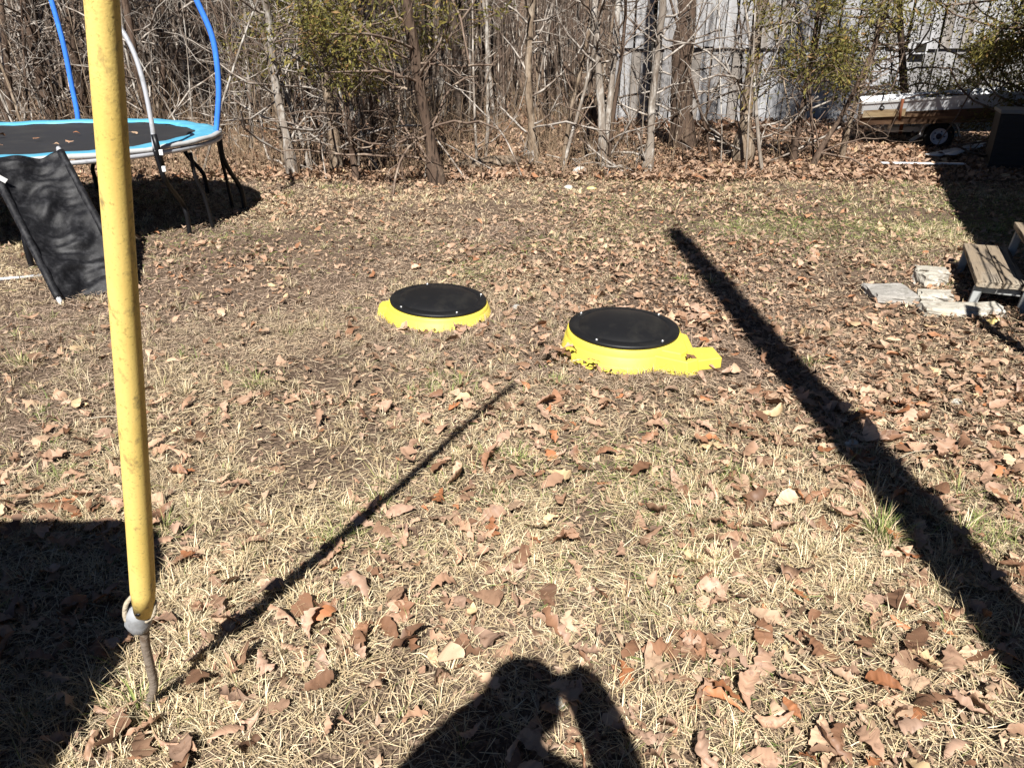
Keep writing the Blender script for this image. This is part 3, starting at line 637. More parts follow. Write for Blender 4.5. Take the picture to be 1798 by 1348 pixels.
def foliage(P, n, rg, sig, size, cols, hang=.4):
    """n cedar sprays scattered round the branch paths P"""
    T, m, _ = P.shape; i = rg.integers(0, T, n); s = np.sqrt(rg.random(n)) * (m - 1.001); a = s.astype(int); w = (s - a)[:, None]
    p = P[i, a] * (1 - w) + P[i, a + 1] * w + rg.normal(0, 1, (n, 3)) * sig
    d = unit(unit(P[i, a + 1] - P[i, a]) + rg.normal(0, .7, (n, 3)) + np.array([0, 0, -hang])); sd_ = unit(np.cross(d, rg.normal(0, 1, (n, 3))))
    L = size * rg.uniform(.6, 1.5, n)[:, None]; wd = L * rg.uniform(.09, .17, n)[:, None]
    V = np.stack([p, p + d * L * .5 + sd_ * wd, p + d * L, p + d * L * .5 - sd_ * wd], 1)
    b = np.arange(n * 4).reshape(n, 4); c0 = np.array(cols); k = rg.random((n, 1)) ** 1.2; c = c0[0] * (1 - k) + c0[1] * k; c = c * rg.uniform(.7, 1.25, (n, 1))
    br = rg.random(n) < .12; c[br] = np.array([.20, .12, .045]) * rg.uniform(.6, 1.2, (br.sum(), 1))
    return V.reshape(-1, 3), b, np.repeat(c, 4, 0)
CED = ((.065, .066, .016), (.22, .18, .045))
def tree(base, pts, w, label, bark, seed, twig='twig', height=7.5, nb=26, nt=120, ns=160, low=.06, cedar=0, cat='tree', name='bare_tree', group=None, fork=None, flare=1.35, crown_lo=.15, blen=(.5, 1.9), fsig=.10, y=None, front=None):
    """base pixel, trunk passing pixels pts, trunk width in pixels"""
    rg = np.random.default_rng(seed)
    B = at(*base) if y is None else aty(base[0], base[1], y)
    if y is not None: B.z = gzf(B.x, y)
    root = empty(name, (B.x, B.y, gzf(B.x, B.y)), label, cat, group)
    dep = B.y * cp + 1.2 * sp; r0 = w / 2 / FPX * dep
    def path(pts_):
        q = [Vector((0, 0, -.15)), Vector((0, 0, .02))] + [aty(px, py, B.y + rg.normal(0, .05)) - root.location for px, py in pts_]
        d = (q[-1] - q[-2]).normalized(); d = (d + Vector((0, 0, .5))).normalized(); z = q[-1].z
        while z < height: q.append(q[-1] + (d + Vector((rg.normal(0, .08), rg.normal(0, .08), 0))) * 1.3); z = q[-1].z
        p = smooth_path(q, 26); p[2:] += np.cumsum(rg.normal(0, r0 * .10, (24, 3)), 0) * np.array([1, 1, .2])
        return p
    P = path(pts); zz = np.clip(P[:, 2] / height, 0, 1); rad = r0 * (1.05 - .72 * zz) * (1 + rg.normal(0, .05, 26)); rad[P[:, 2] < .35] *= flare; rad[P[:, 2] < .12] *= 1.12
    parts = [tubes(P[None], rad[None], 9)]; Pb, Rb = P[None], rad[None]
    if fork:
        P2 = path(fork); r2 = rad * .85; parts.append(tubes(P2[None], r2[None], 9)); Pb = np.concatenate([Pb, P2[None]]); Rb = np.concatenate([Rb, r2[None]])
    V, Q = join(parts); link('trunk', mesh_np('trunk', V, Q, smooth=True), M[bark], root)
    b1, r1 = sprout(Pb, Rb, nb, low, .95, rg.uniform(.5, .95, nb), blen[0], blen[1], 7, .20, .05 if not cedar else -.01, .38, rg, .0045)
    r1 = np.minimum(r1, .015)
    b2, r2 = sprout(b1, r1, nt, .15, 1, rg.uniform(.35, .8, nt), .2, .9, 5, .25, .03, .6, rg, .003)
    b3, r3 = sprout(b2, r2, ns, .2, 1, rg.uniform(.3, .8, ns), .12, .4, 4, .25, .0, .65, rg, .0022)
    V, Q = join([tubes(b1, r1, 4), tubes(b2, r2, 3), tubes(b3, r3, 3)])
    cr = link('crown', mesh_np('crown', V, Q), M[twig], root)
    if cedar:
        h_ = b1[:, :, 2].mean(1) > crown_lo * height
        src = b2[b2[:, :, 2].mean(1) > crown_lo * height]
        V, Q, C = foliage(src, int(cedar * 2.0), rg, fsig * .85, .062, CED)
        link('foliage', mesh_np('foliage', V, Q, col=C), M['cedar'], root)
    return root
G_C = 'cedars at the edge of the woods'
tree((515, 312), [(505, 240), (487, 150), (478, 60), (470, 0)], 14, 'pale leaning bare tree at the wood edge nearest the trampoline', 'bark_pale', 11)
tree((592, 303), [(583, 220), (572, 140), (560, 50), (550, 0)], 17, 'mottled bare trunk standing between the pale leaning tree and the thin dark cedar', 'bark_brown', 12)
tree((626, 320), [(618, 270), (610, 215), (604, 120), (600, 0)], 9, 'thin dark cedar with hanging olive foliage at the wood edge', 'bark_dark', 13, 'twig_dark', 6, 46, 150, 60, low=.2, cedar=5600, name='cedar_tree', crown_lo=.16, blen=(.7, 2.0))
tree((560, 262), [(550, 200), (535, 100), (525, 0)], 8, 'olive cedar behind the pale leaning tree', 'bark_dark', 33, 'twig_dark', 6, 46, 150, 60, low=.2, cedar=7500, name='cedar_tree', crown_lo=.18, blen=(.8, 2.4))
tree((690, 268), [(684, 200), (672, 100), (664, 0)], 9, 'olive cedar between the thin dark cedar and the crooked cedar', 'bark_dark', 35, 'twig_dark', 6, 46, 150, 60, low=.2, cedar=4600, name='cedar_tree', crown_lo=.2, blen=(.7, 1.9))
tree((768, 324), [(757, 250), (740, 160), (728, 90), (712, 0)], 21, 'dark crooked cedar at the middle of the wood edge with dead lower limbs', 'bark_dark', 14, 'twig_dark', 7, 34, 170, 120, low=.05, cedar=2800, name='cedar_tree', crown_lo=.22)
tree((936, 292), [(934, 230), (928, 150), (932, 70), (938, 0)], 13, 'slim dark bare tree right behind the white rocks', 'bark_brown', 15)
tree((1061, 306), [(1058, 230), (1053, 140), (1048, 60), (1044, 0)], 13, 'pale twin trunked bare tree near the large white rock', 'bark_pale', 16, fork=[(1066, 230), (1075, 150), (1083, 60), (1087, 0)])
tree((1136, 302), [(1142, 240), (1149, 160), (1160, 60), (1168, 0)], 13, 'pale slim bare tree in front of the barn boards, left of the big dark cedar', 'bark_pale', 17)
tree((1196, 268), [(1196, 180), (1198, 90), (1202, 0)], 38, 'massive dark cedar trunk in front of the barn', 'bark_dark', 18, 'twig', 8, 44, 150, 100, low=.04, cedar=1200, name='cedar_tree', crown_lo=.35, flare=1.15)
tree((1302, 288), [(1310, 220), (1322, 130), (1333, 50), (1342, 0)], 21, 'brown bare tree with flared base in front of the barn', 'bark_brown', 19, flare=1.6)
tree((1392, 292), [(1402, 220), (1420, 130), (1432, 60), (1440, 0)], 9, 'slender cedar with olive sprays in front of the white barn boards', 'bark_dark', 20, 'twig_dark', 6, 52, 190, 120, low=.12, cedar=6000, name='cedar_tree', crown_lo=.17, blen=(.5, 1.4))
tree((1425, 300), [(1445, 255), (1480, 200), (1510, 140), (1535, 80), (1560, 10)], 8, 'thin dark stem leaning toward the boat', 'bark_dark', 21, 'twig_dark', 6, 26, 90, 70, low=.15, cedar=900, name='cedar_tree', crown_lo=.26, blen=(.3, .9))
tree((1475, 285), [(1488, 230), (1512, 150), (1535, 80), (1550, 0)], 8, 'second thin leaning stem close to the end of the boat', 'bark_brown', 22, 'twig_dark', 6, 24, 90, 70, low=.2, cedar=800, name='cedar_tree', crown_lo=.28, blen=(.3, .9))
tree((1590, 236), [(1590, 180), (1585, 90), (1580, 0)], 13, 'bushy cedar growing behind the boat', 'bark_dark', 23, 'twig_dark', 6, 60, 220, 80, low=.08, cedar=9000, name='cedar_tree', crown_lo=.12, blen=(.7, 2.0), fsig=.13, y=13.8)
tree((1850, 250), [(1846, 150), (1846, 60), (1848, 0)], 18, 'large cedar whose green boughs hang over the boat trailer', 'bark_dark', 24, 'twig_dark', 6, 110, 420, 80, low=.12, cedar=26000, name='cedar_tree', crown_lo=.08, blen=(.9, 2.4), fsig=.14, y=11.3)
dl = 'dark'
tree((92, 232), [(84, 180), (62, 90), (40, 0)], 18, 'dark reddish trunk behind the trampoline, leftmost of the dark trunks', 'bark_dark', 25, 'twig', 7, 44, 160, 120, low=.06, name='cedar_tree', y=13.0, blen=(.7, 2.4), cedar=6000, crown_lo=.36)
tree((152, 230), [(147, 170), (126, 60), (114, 0)], 16, 'dark trunk behind the trampoline beside the far blue pole', 'bark_dark', 26, 'twig', 7, 44, 160, 120, low=.06, name='cedar_tree', y=13.4, blen=(.7, 2.4), cedar=6000, crown_lo=.36)
tree((262, 232), [(255, 170), (240, 100), (222, 0)], 13, 'dark trunk behind the trampoline beside the bare grey pole', 'bark_dark', 27, 'twig', 7, 40, 160, 120, low=.06, name='cedar_tree', y=12.4, blen=(.7, 2.2), cedar=6000, crown_lo=.34)
tree((294, 226), [(288, 150), (284, 80), (285, 0)], 10, 'slim dark trunk between the bare grey pole and the near blue pole', 'bark_dark', 28, 'twig', 7, 36, 140, 120, low=.06, name='cedar_tree', y=13.6, blen=(.7, 2.2), cedar=6000, crown_lo=.34)
tree((443, 268), [(441, 200), (433, 90), (428, 0)], 7, 'thin pale sapling right of the near blue pole', 'bark_pale', 29)
tree((714, 222), [(713, 160), (712, 90), (714, 0)], 7, 'slim whitish tree in the woods seen behind the crooked cedar', 'bark_pale', 30, nb=14, nt=50, ns=40)
tree((778, 214), [(775, 150), (769, 60), (768, 0)], 11, 'whitish tree deep in the woods beyond the crooked cedar', 'bark_pale', 31, nb=14, nt=50, ns=40)
tree((682, 196), [(677, 140), (668, 60), (660, 0)], 24, 'broad pale trunk deep in the woods', 'bark_pale', 32, nb=14, nt=50, ns=40)
tree((22, 236), [(14, 150), (6, 60), (0, 0)], 12, 'dark tree at the photo edge behind the trampoline', 'bark_dark', 34, 'twig', 7, 40, 150, 120, low=.06, y=12.6, blen=(.7, 2.4))
# leaning snag
sn = link('dead_snag', tube_mesh('dead_snag', smooth_path([aty(988, 112, 10.9), aty(1018, 160, 10.9), aty(1050, 210, 10.85), aty(1075, 262, 10.8)], 12), np.linspace(.055, .07, 12), 8), M['bark_dark'])
tag(sn, 'dark broken snag leaning against the pale twin trunked tree', 'dead branch')
for i, (pts, r_, lab) in enumerate([
    ([(834, 338, 9.55), (800, 290, 9.6), (770, 250, 9.7), (742, 222, 9.8)], .014, 'pale dead limb sloping down from the crooked cedar to the grass'),
    ([(868, 300, 9.9), (835, 282, 9.8), (800, 262, 9.8), (772, 248, 9.8)], .010, 'thinner pale dead limb beside the crooked cedar, reaching toward the fallen log'),
    ([(922, 328, 9.5), (905, 282, 9.6), (880, 232, 9.8), (835, 185, 10), (800, 150, 10.1)], .012, 'long thin pale branch arching down between crooked cedar and slim dark tree'),
    ([(745, 330, 9.5), (748, 290, 9.5), (752, 262, 9.55)], .008, 'short upright pale stick at the foot of the crooked cedar'),
    ([(575, 326, 9.5), (568, 285, 9.55), (561, 240, 9.65), (545, 205, 9.7)], .009, 'thin pale stem between the leaning tree and the mottled trunk')]):
    o = link('dead_branch', tube_mesh('dead_branch', smooth_path([aty(*p) for p in pts], 14), np.linspace(r_, r_ * .6, 14), 6), M['twig']); tag(o, lab, 'branch')
lg = link('fallen_log', tube_mesh('fallen_log', smooth_path([at(798, 292, .05), at(840, 292, .06), at(880, 288, .07), at(910, 283, .06)], 14), [.05, .07, .09, .1, .11, .115, .12, .12, .118, .11, .10, .09, .08, .06], 10), M['bark_brown'])
tag(lg, 'short fallen log half hidden in leaves at the wood edge', 'log')

# saplings: individual thin bare trees among the ones above
SG = 'thin bare saplings filling the woods'
def clear(x, y): return not (y > 11.2 and x > 1.9) 
def sapling(x, y, seed, barn_side):
    rg = np.random.default_rng(seed); h = rg.uniform(3.5, 6.5); z0 = gzf(x, y)
    tone = rg.choice(3, p=[.5, .25, .25]); bark_ = ('bark_pale', 'bark_brown', 'bark_dark')[tone]; tn = ('pale', 'brown', 'dark')[tone]
    px = proj((x, y, .3))[0]; dp_ = 'at the edge' if y < 11.6 else ('farther in' if y < 14.5 else 'deep inside')
    where = 'behind the trampoline' if px < 330 else 'between the near blue pole and the pale leaning tree' if px < 520 else 'between the pale leaning tree and the crooked cedar' if px < 770 else 'between the crooked cedar and the slim dark tree' if px < 935 else 'between the slim dark tree and the pale twin trunks' if px < 1060 else 'in front of the barn'
    root = empty('sapling', (x, y, z0), f'{tn} sapling {where}' + (', ' + dp_ if not barn_side else ''), 'sapling', SG if not barn_side else 'thin bare saplings in front of the barn')
    D = np.array([[rg.normal(0, .16), rg.normal(0, .12), 1.0]]); P = wander(np.array([[0, 0, -.1]]), D, np.array([h]), 10, .055, .03, rg)
    r0 = .008 + .024 * rg.random() ** 1.6; rad = r0 * np.linspace(1.1, .3, 10)[None]
    V, Q = tubes(P, rad, 6); link('trunk', mesh_np('trunk', V, Q, smooth=True), M[bark_], root)
    b1, r1 = sprout(P, rad, 14, .08, .95, rg.uniform(.4, .85, 14), .4, 1.5, 6, .2, .06, .45, rg, .0035)
    r1 = np.minimum(r1, .009); b2, r2 = sprout(b1, r1, 60, .15, 1, rg.uniform(.35, .8, 60), .15, .7, 4, .22, .03, .6, rg, .002)
    b3, r3 = sprout(b2, r2, 60, .15, 1, rg.uniform(.3, .8, 60), .08, .4, 3, .22, .0, .7, rg, .0016)
    V, Q = join([tubes(b1, r1, 4), tubes(b2, r2, 3), tubes(b3, r3, 3)]); link('crown', mesh_np('crown', V, Q), M[rg.choice(['twig', 'twig_dark'])], root)
rs = np.random.default_rng(77); n_s = 0
while n_s < 135:
    y = 9.9 + 9.5 * rs.random() ** 1.3; u_ = rs.uniform(-.72, .44); x = u_ * (y * cp + .6)
    if (x + 4.36) ** 2 + (y - 7.22) ** 2 < 2.6 ** 2: continue
    if x > 1.6 and (y > 12.5 or x > 4.1): continue
    sapling(x, y, 500 + n_s, x > 1.6); n_s += 1

# far woods and undergrowth: masses nobody could count
n = 3400
y = 15 + 42 * rng.random(n) ** 1.2; x = rng.uniform(-.85, .85, n) * (y + 2); keep = ~((x > 1.5) & (y < 24)); x, y = x[keep], y[keep]; n = len(x)
P0 = np.stack([x, y, gz(x, y) - .1], 1); D = np.stack([rng.normal(0, .10, n), rng.normal(0, .10, n), np.ones(n)], 1)
P = wander(P0, D, rng.uniform(5, 11, n), 6, .04, .02); rad = (rng.uniform(.010, .034, n) + (rng.random(n) < .10) * .06)[:, None] * np.linspace(1.1, .5, 6)
b1, r1 = sprout(P, rad, 11000, .03, .6, rng.uniform(.4, .9, 11000), .5, 2.2, 4, .2, .04, .35, rng, .0045)
b2, r2 = sprout(b1, np.minimum(r1, .014), 17000, .2, 1, rng.uniform(.3, .8, 17000), .3, 1.2, 3, .25, .02, .6, rng, .0035)
V, Q = join([tubes(P, rad, 4), tubes(b1, r1, 3), tubes(b2, r2, 3)])
link('far_woods', mesh_np('far_woods', V, Q), M['twig_far_shaded'], kind='stuff', label='dense far mass of bare grey brown woods behind the yard', category='woods')
# dead weeds and brush along the wood edge
n = 9000
y = 9.6 + 11 * rng.random(n) ** 1.4; x = rng.uniform(-.80, .50, n) * (y + .6)
keep = ((x + 4.36) ** 2 + (y - 7.22) ** 2 > 2.2 ** 2) & ~((x > 1.8) & (y > 12)) & ~(x > 3.8) & (nzA(x, y, .9) > .33 - .02 * (y - 10)); x, y = x[keep], y[keep]; n = len(x)
P0 = np.stack([x, y, gz(x, y) - .02], 1); D = np.stack([rng.normal(0, .30, n), rng.normal(0, .25, n), np.ones(n)], 1)
hgt = rng.uniform(.15, .6, n) * (1 + .06 * (y - 10)) + (rng.random(n) < .10) * rng.uniform(.2, 1.0, n)
P = wander(P0, D, hgt, 4, .16, 0); rad = rng.uniform(.0022, .0048, n)[:, None] * np.linspace(1, .5, 4)
b1, r1 = sprout(P, rad, 6000, .3, 1, rng.uniform(.3, .7, 6000), .08, .4, 3, .2, .03, .7, rng, .0018)
V, Q = join([tubes(P, rad, 3), tubes(b1, r1, 3)])
link('undergrowth', mesh_np('undergrowth', V, Q), M['weed'], kind='stuff', label='dead brown weeds and brush along the wood edge', category='undergrowth')
# ------------------------------------------------------------------ lawn: dry grass blades and fallen oak leaves
def inside_solid(x, y, pad=0.0):
    m = (np.hypot(x - pl.x, y - pl.y) < .355 + pad) | (np.hypot(x - pr.x, y - pr.y) < .355 + pad)
    m |= (np.abs(x - pr.x - .48) < .16) & (np.abs(y - pr.y + .23) < .12)
    for (sx0, sy0, ax0, ay0, rz0) in SOLID:
        if ax0 > .06:
            c_, s_ = math.cos(rz0), math.sin(rz0); X_, Y_ = x - sx0, y - sy0
            m |= (np.abs(X_ * c_ + Y_ * s_) < ax0) & (np.abs(-X_ * s_ + Y_ * c_) < ay0)
    return m
def blades(x, y, h, w, lean, curl, az, cols, z0):
    n = len(x); B = np.stack([x, y, z0], 1); d = np.stack([np.cos(az), np.sin(az), np.zeros(n)], 1); s = np.stack([-np.sin(az), np.cos(az), np.zeros(n)], 1)
    tw = rng.normal(0, .6, n)[:, None]; up = np.array([0, 0, 1.0])
    s = s * np.cos(tw) + up * np.sin(tw) * .7
    hh = h[:, None]; ww = w[:, None]
    t1 = d * np.sin(lean)[:, None] + up * np.cos(lean)[:, None]; l2 = np.minimum(lean + curl, 1.75); t2 = d * np.sin(l2)[:, None] + up * np.cos(l2)[:, None]
    m = B + t1 * hh * .5; tip = m + t2 * hh * .5
    lowz = np.array([0, 0, 1e9])
    tip[:, 2] = np.maximum(tip[:, 2], z0 + .003)
    V = np.stack([B - s * ww * .5, B + s * ww * .5, m + s * ww * .42, m - s * ww * .42, tip], 1)
    b = np.arange(n)[:, None] * 5
    Q = b + np.array([[0, 1, 2, 3]]); T = b + np.array([[3, 2, 4]])
    return V.reshape(-1, 3), Q, T, np.repeat(cols, 5, 0)
STRAW = np.array([[.64, .52, .32], [.57, .44, .25], [.72, .61, .41], [.45, .335, .20], [.34, .25, .165]])
GREEN = np.array([[.16, .20, .055], [.24, .25, .085], [.11, .15, .04]])
def strawy(x, y):
    s = np.clip((3.6 - y) / 1.6, 0, 1) * np.clip(1.5 - np.abs(x - .1) / 1.4, 0.25, 1) + .5 * np.exp(-((y - 7.8) / 1.5) ** 2) + .25 * (nzC(x, y, .9) - .35)
    return np.clip(s, 0, 1)
def gcol(x, y):
    n = len(x); k = rng.choice(5, n, p=[.30, .25, .15, .17, .13]); c = STRAW[k] * rng.uniform(.75, 1.15, (n, 1))
    dull = np.clip((nzB(x, y, .75) - .35) * 2.2, 0, 1)[:, None] * (.9 - .55 * strawy(x, y))[:, None]
    dull = np.clip(dull + (.30 * (1 - strawy(x, y)))[:, None], 0, .85)
    c = c * (1 - dull) + np.array([.31, .225, .172]) * dull * rng.uniform(.7, 1.2, (n, 1))
    g = np.clip((nzC(x + 3, y, 1.1) - .70) * 3, 0, .35) + .012
    band = np.exp(-((y - 7.6) / 1.5) ** 2) * np.clip((x + .2) / 2.5, 0, 1) * .85 + np.exp(-((y - 6.4) / .8) ** 2 - ((x + 2.1) / .9) ** 2) * .35
    isg = rng.random(n) < g + band; c[isg] = GREEN[rng.integers(0, 3, isg.sum())] * rng.uniform(.7, 1.4, (isg.sum(), 1))
    return c
parts = []
def zone(y0, y1, xf, dens, wmul, hmul, tuft_share, mat_share):
    """one depth zone of the lawn: upright tufts, loose blades and flattened thatch"""
    A = (y1 - y0) * (xf(y0) + xf(y1)); N = int(A * dens)
    y = y0 + (y1 - y0) * rng.random(int(N * 1.3)); x = rng.uniform(-1, 1, len(y)) * xf(y1); ok_ = np.abs(x) < xf(y); x, y = x[ok_], y[ok_]
    edge = 10.1 + .5 * nzA(x, 0, .8) ; thin = np.clip((nzA(x, y, 1.15) * .6 + nzB(x, y, 3.1) * .4) * 2.4 - .5, .28, 1)
    right = np.clip((x - 1.0) / 1.5, 0, 1) * np.clip((6.2 - y) / 2, 0, 1) * np.clip((y - 2.2) / 1.0, 0, 1)
    thin = thin * (1 - .55 * right)
    keep = (rng.random(len(x)) < thin) & (y < edge) & ~inside_solid(x, y); x, y = x[keep], y[keep]; n = len(x)
    fl = rng.random(n) < mat_share
    h = np.where(fl, rng.uniform(.04, .11, n), rng.uniform(.015, .06, n)) * hmul; w = rng.uniform(.0016, .0034, n) * wmul
    lean = np.where(fl, rng.uniform(1.25, 1.55, n), np.abs(rng.normal(.55, .4, n))); curl = np.where(fl, rng.normal(.05, .15, n), rng.uniform(.1, .9, n))
    z0 = gz(x, y) + np.where(fl, rng.uniform(.003, .022, n), 0)
    parts.append(blades(x, y, h, w, lean, curl, rng.uniform(0, 6.28, n), gcol(x, y), z0))
    # tufts
    nt = int(N * tuft_share / 24); ty = y0 + (y1 - y0) * rng.random(nt * 3); tx = rng.uniform(-1, 1, nt * 3) * xf(y1)
    f = np.clip((nzC(tx, ty, .8) * .5 + nzB(tx, ty, 2.3) * .5) * 3.2 - 1.15, .02, 1)
    rt_ = np.clip((tx - .9) / 1.2, 0, 1) * np.clip((6.2 - ty) / 2, 0, 1) * np.clip((ty - 2.0) / 1.0, 0, 1)
    kp = (np.abs(tx) < xf(ty)) & (rng.random(nt * 3) < f * (1 - .75 * rt_) * (.35 + .65 * strawy(tx, ty))) & (ty < 9.9) & ~inside_solid(tx, ty, .02); tx, ty = tx[kp], ty[kp]
    per = rng.integers(14, 36, len(tx)); sz = np.repeat(rng.uniform(.6, 1.35, len(tx)), per); X = np.repeat(tx, per); Y = np.repeat(ty, per); m = len(X)
    tint = np.repeat(rng.uniform(.75, 1.2, (len(tx), 1)) * (.6 + .4 * strawy(tx, ty))[:, None], per, 0)
    az = rng.uniform(0, 6.28, m); rr = np.abs(rng.normal(0, .022, m)) * sz; x = X + rr * np.cos(az); y = Y + rr * np.sin(az)
    ok = ~inside_solid(x, y); x, y, az, sz, X, Y, tint, rr = x[ok], y[ok], az[ok], sz[ok], X[ok], Y[ok], tint[ok], rr[ok]; m = len(x)
    c = STRAW[rng.choice([0, 1, 2, 3], m, p=[.36, .26, .26, .12])] * rng.uniform(.85, 1.2, (m, 1)) * tint
    gg = rng.random(m) < .025 + .55 * (nzA(X, Y, 2.3) > .80); c[gg] = GREEN[rng.integers(0, 3, gg.sum())] * rng.uniform(.8, 1.5, (gg.sum(), 1))
    parts.append(blades(x, y, rng.uniform(.045, .125, m) * sz * hmul, rng.uniform(.0018, .0036, m) * wmul, np.abs(rng.normal(.45, .28, m)) + rr * 8, rng.uniform(.2, 1.2, m), az + rng.normal(0, .5, m), c, gz(x, y)))
zone(.9, 2.6, lambda y: .72 * (y * .91 + .7) + .35, 9500, .9, .85, .45, .7)
zone(2.6, 4.6, lambda y: .72 * (y * .91 + .7) + .35, 6000, 1.1, .75, .42, .7)
zone(4.6, 7.2, lambda y: .72 * (y * .91 + .7) + .35, 3000, 1.6, .75, .4, .6)
zone(7.2, 10.8, lambda y: .72 * (y * .91 + .7) + .35, 1900, 2.1, .7, .35, .5)
# green tufts that stand out
for (px, py, nbl, hh, sp_) in ((1545, 945, 170, .13, .06), (245, 1250, 90, .12, .05), (905, 810, 70, .09, .05), (975, 672, 60, .07, .05), (1690, 940, 70, .1, .05), (1420, 640, 70, .09, .05), (40, 640, 80, .09, .08)):
    p = at(px, py); m = nbl; az = rng.uniform(0, 6.28, m); rr = np.abs(rng.normal(0, sp_ * .6, m)); x = p.x + rr * np.cos(az); y = p.y + rr * np.sin(az)
    c = np.where(rng.random((m, 1)) < .62, GREEN[rng.integers(0, 3, m)] * 1.25, STRAW[rng.integers(0, 3, m)])
    parts.append(blades(x, y, rng.uniform(.6, 1.2, m) * hh, rng.uniform(.002, .0042, m), np.abs(rng.normal(.5, .3, m)), rng.uniform(.2, .9, m), az + rng.normal(0, .6, m), c, gz(x, y)))
# blades growing up against the risers
for (c_, n_) in ((pl, 900), (pr, 900)):
    az = rng.uniform(0, 6.28, n_); rr = .350 + np.abs(rng.normal(0, .05, n_)); kk = rng.random(n_) < .25 + .75 * (nzB(az * 3, n_ * .01 + c_.x, 1) > .42)
    az, rr = az[kk], rr[kk]; m = len(az); x = c_.x + rr * np.cos(az); y = c_.y + rr * np.sin(az); ok = ~((np.abs(x - pr.x - .38) < .14) & (np.abs(y - pr.y + .2) < .14)); x, y, az = x[ok], y[ok], az[ok]; m = len(x)
    parts.append(blades(x, y, rng.uniform(.03, .085, m), rng.uniform(.002, .0045, m), np.abs(rng.normal(.3, .3, m)), rng.uniform(.1, .9, m), rng.uniform(0, 6.28, m), gcol(x, y), gz(x, y)))
o = 0; VV, QQ, TT, CC = [], [], [], []
for v, q, t, c in parts: VV.append(v); QQ.append(q + o); TT.append(t + o); CC.append(c); o += len(v)
link('grass', mesh_np('grass', np.concatenate(VV), np.concatenate(QQ), np.concatenate(TT), np.concatenate(CC)), M['grass'], kind='stuff', label='dry straw coloured winter grass with green tufts covering the yard', category='grass')
print('grass blades', sum(len(p[1]) for p in parts))

LEAFC = np.array([[.29, .175, .11], [.36, .225, .148], [.22, .115, .065], [.45, .305, .20], [.16, .088, .052], [.33, .215, .15], [.54, .39, .22], [.31, .13, .058]])
def leaf_shapes(N, st, seed):
    """N curled oak leaves about 1 long, with st stations -> V (N,st*3,3), tris"""
    r = np.random.default_rng(seed); s = np.linspace(0, 1, st)
    env = np.interp(s, [0, .12, .35, .62, .82, .94, 1], [.02, .10, .24, .31, .26, .15, .02])
    fr = r.uniform(2.6, 3.8, (N, 1)); dp = np.clip(r.normal(.42, .22, (N, 1)), .03, .75) * (1.0 if st >= 9 else .3)
    def edge():
        ph = r.uniform(-.9, .9, (N, 1)); c = .5 + .5 * np.cos(2 * np.pi * fr * s[None] + ph)
        return env[None] * (1 - dp * c ** .8) * r.uniform(.9, 1.12, (N, st)) * r.uniform(.8, 1.25, (N, 1))
    wl = edge(); wr2 = edge()
    sw = .07 * (wl + wr2) / .5
    x = np.broadcast_to(s - .5, (N, st)); bend = r.normal(0, .16, (N, 1)) * (x * 2) ** 2
    k = r.normal(.0, .42, (N, 1)) + .2; k2 = k + r.normal(0, .35, (N, 1)); curl = r.normal(0, .5, (N, 1)); tw = r.normal(0, .5, (N, 1)); rip = r.normal(0, .03, (N, st))
    zc = curl * (x ** 2) * 1.2 + r.normal(0, .012, (N, st))
    mid = np.stack([x, bend, zc], -1)
    L = np.stack([x + sw, bend + wl * np.cos(k * 1.2), zc + wl * np.sin(k * 1.2) + tw * x * wl + rip], -1)
    Rr = np.stack([x + sw, bend - wr2 * np.cos(k2 * 1.2), zc + wr2 * np.sin(k2 * 1.2) - tw * x * wr2 + rip[:, ::-1]], -1)
    V = np.stack([L, mid, Rr], 2).reshape(N, st * 3, 3)
    f = []
    for i in range(st - 1):
        a = i * 3; f += [(a, a + 1, a + 4, a + 3), (a + 1, a + 2, a + 5, a + 4)]
    return V, np.array(f)
def place_leaves(x, y, size, st, seed, tilt=.32, zlo=.008, zhi=.04, colmul=1.0, tan=0.0):
    r = np.random.default_rng(seed); n = len(x); V, F = leaf_shapes(n, st, seed)
    a = r.uniform(0, 6.283, n); nx_, ny_ = r.normal(0, tilt, n), r.normal(0, tilt, n); nn = unit(np.stack([nx_, ny_, np.ones(n)], 1))
    flip = np.where(r.random(n) < .4, -1, 1)
    t = unit(np.cross(nn, np.stack([np.cos(a), np.sin(a), np.zeros(n)], 1))); bt = np.cross(nn, t)
    V = V * size[:, None, None]; V[:, :, 2] *= flip[:, None]
    Wd = V[:, :, :1] * t[:, None] + V[:, :, 1:2] * bt[:, None] + V[:, :, 2:] * nn[:, None]
    g = gz(x, y); zmin = Wd[:, :, 2].min(1); Wd[:, :, 2] += (g - zmin * .6 + r.uniform(zlo, zhi, n))[:, None]
    Wd[:, :, 0] += x[:, None]; Wd[:, :, 1] += y[:, None]
    c = LEAFC[r.choice(8, n, p=[.2, .2, .14, .12, .1, .16, .03, .05])] * r.uniform(.75, 1.35, (n, 1)) * colmul
    c = c * (1 - tan) + np.array([.36, .265, .175]) * tan * r.uniform(.6, 1.25, (n, 1))
    m = V.shape[1]; fac = (F[None] + (np.arange(n) * m)[:, None, None]).reshape(-1, 4)
    vc = np.repeat(c, m, 0) * r.uniform(.88, 1.1, (n * m, 1))
    return Wd, fac, vc
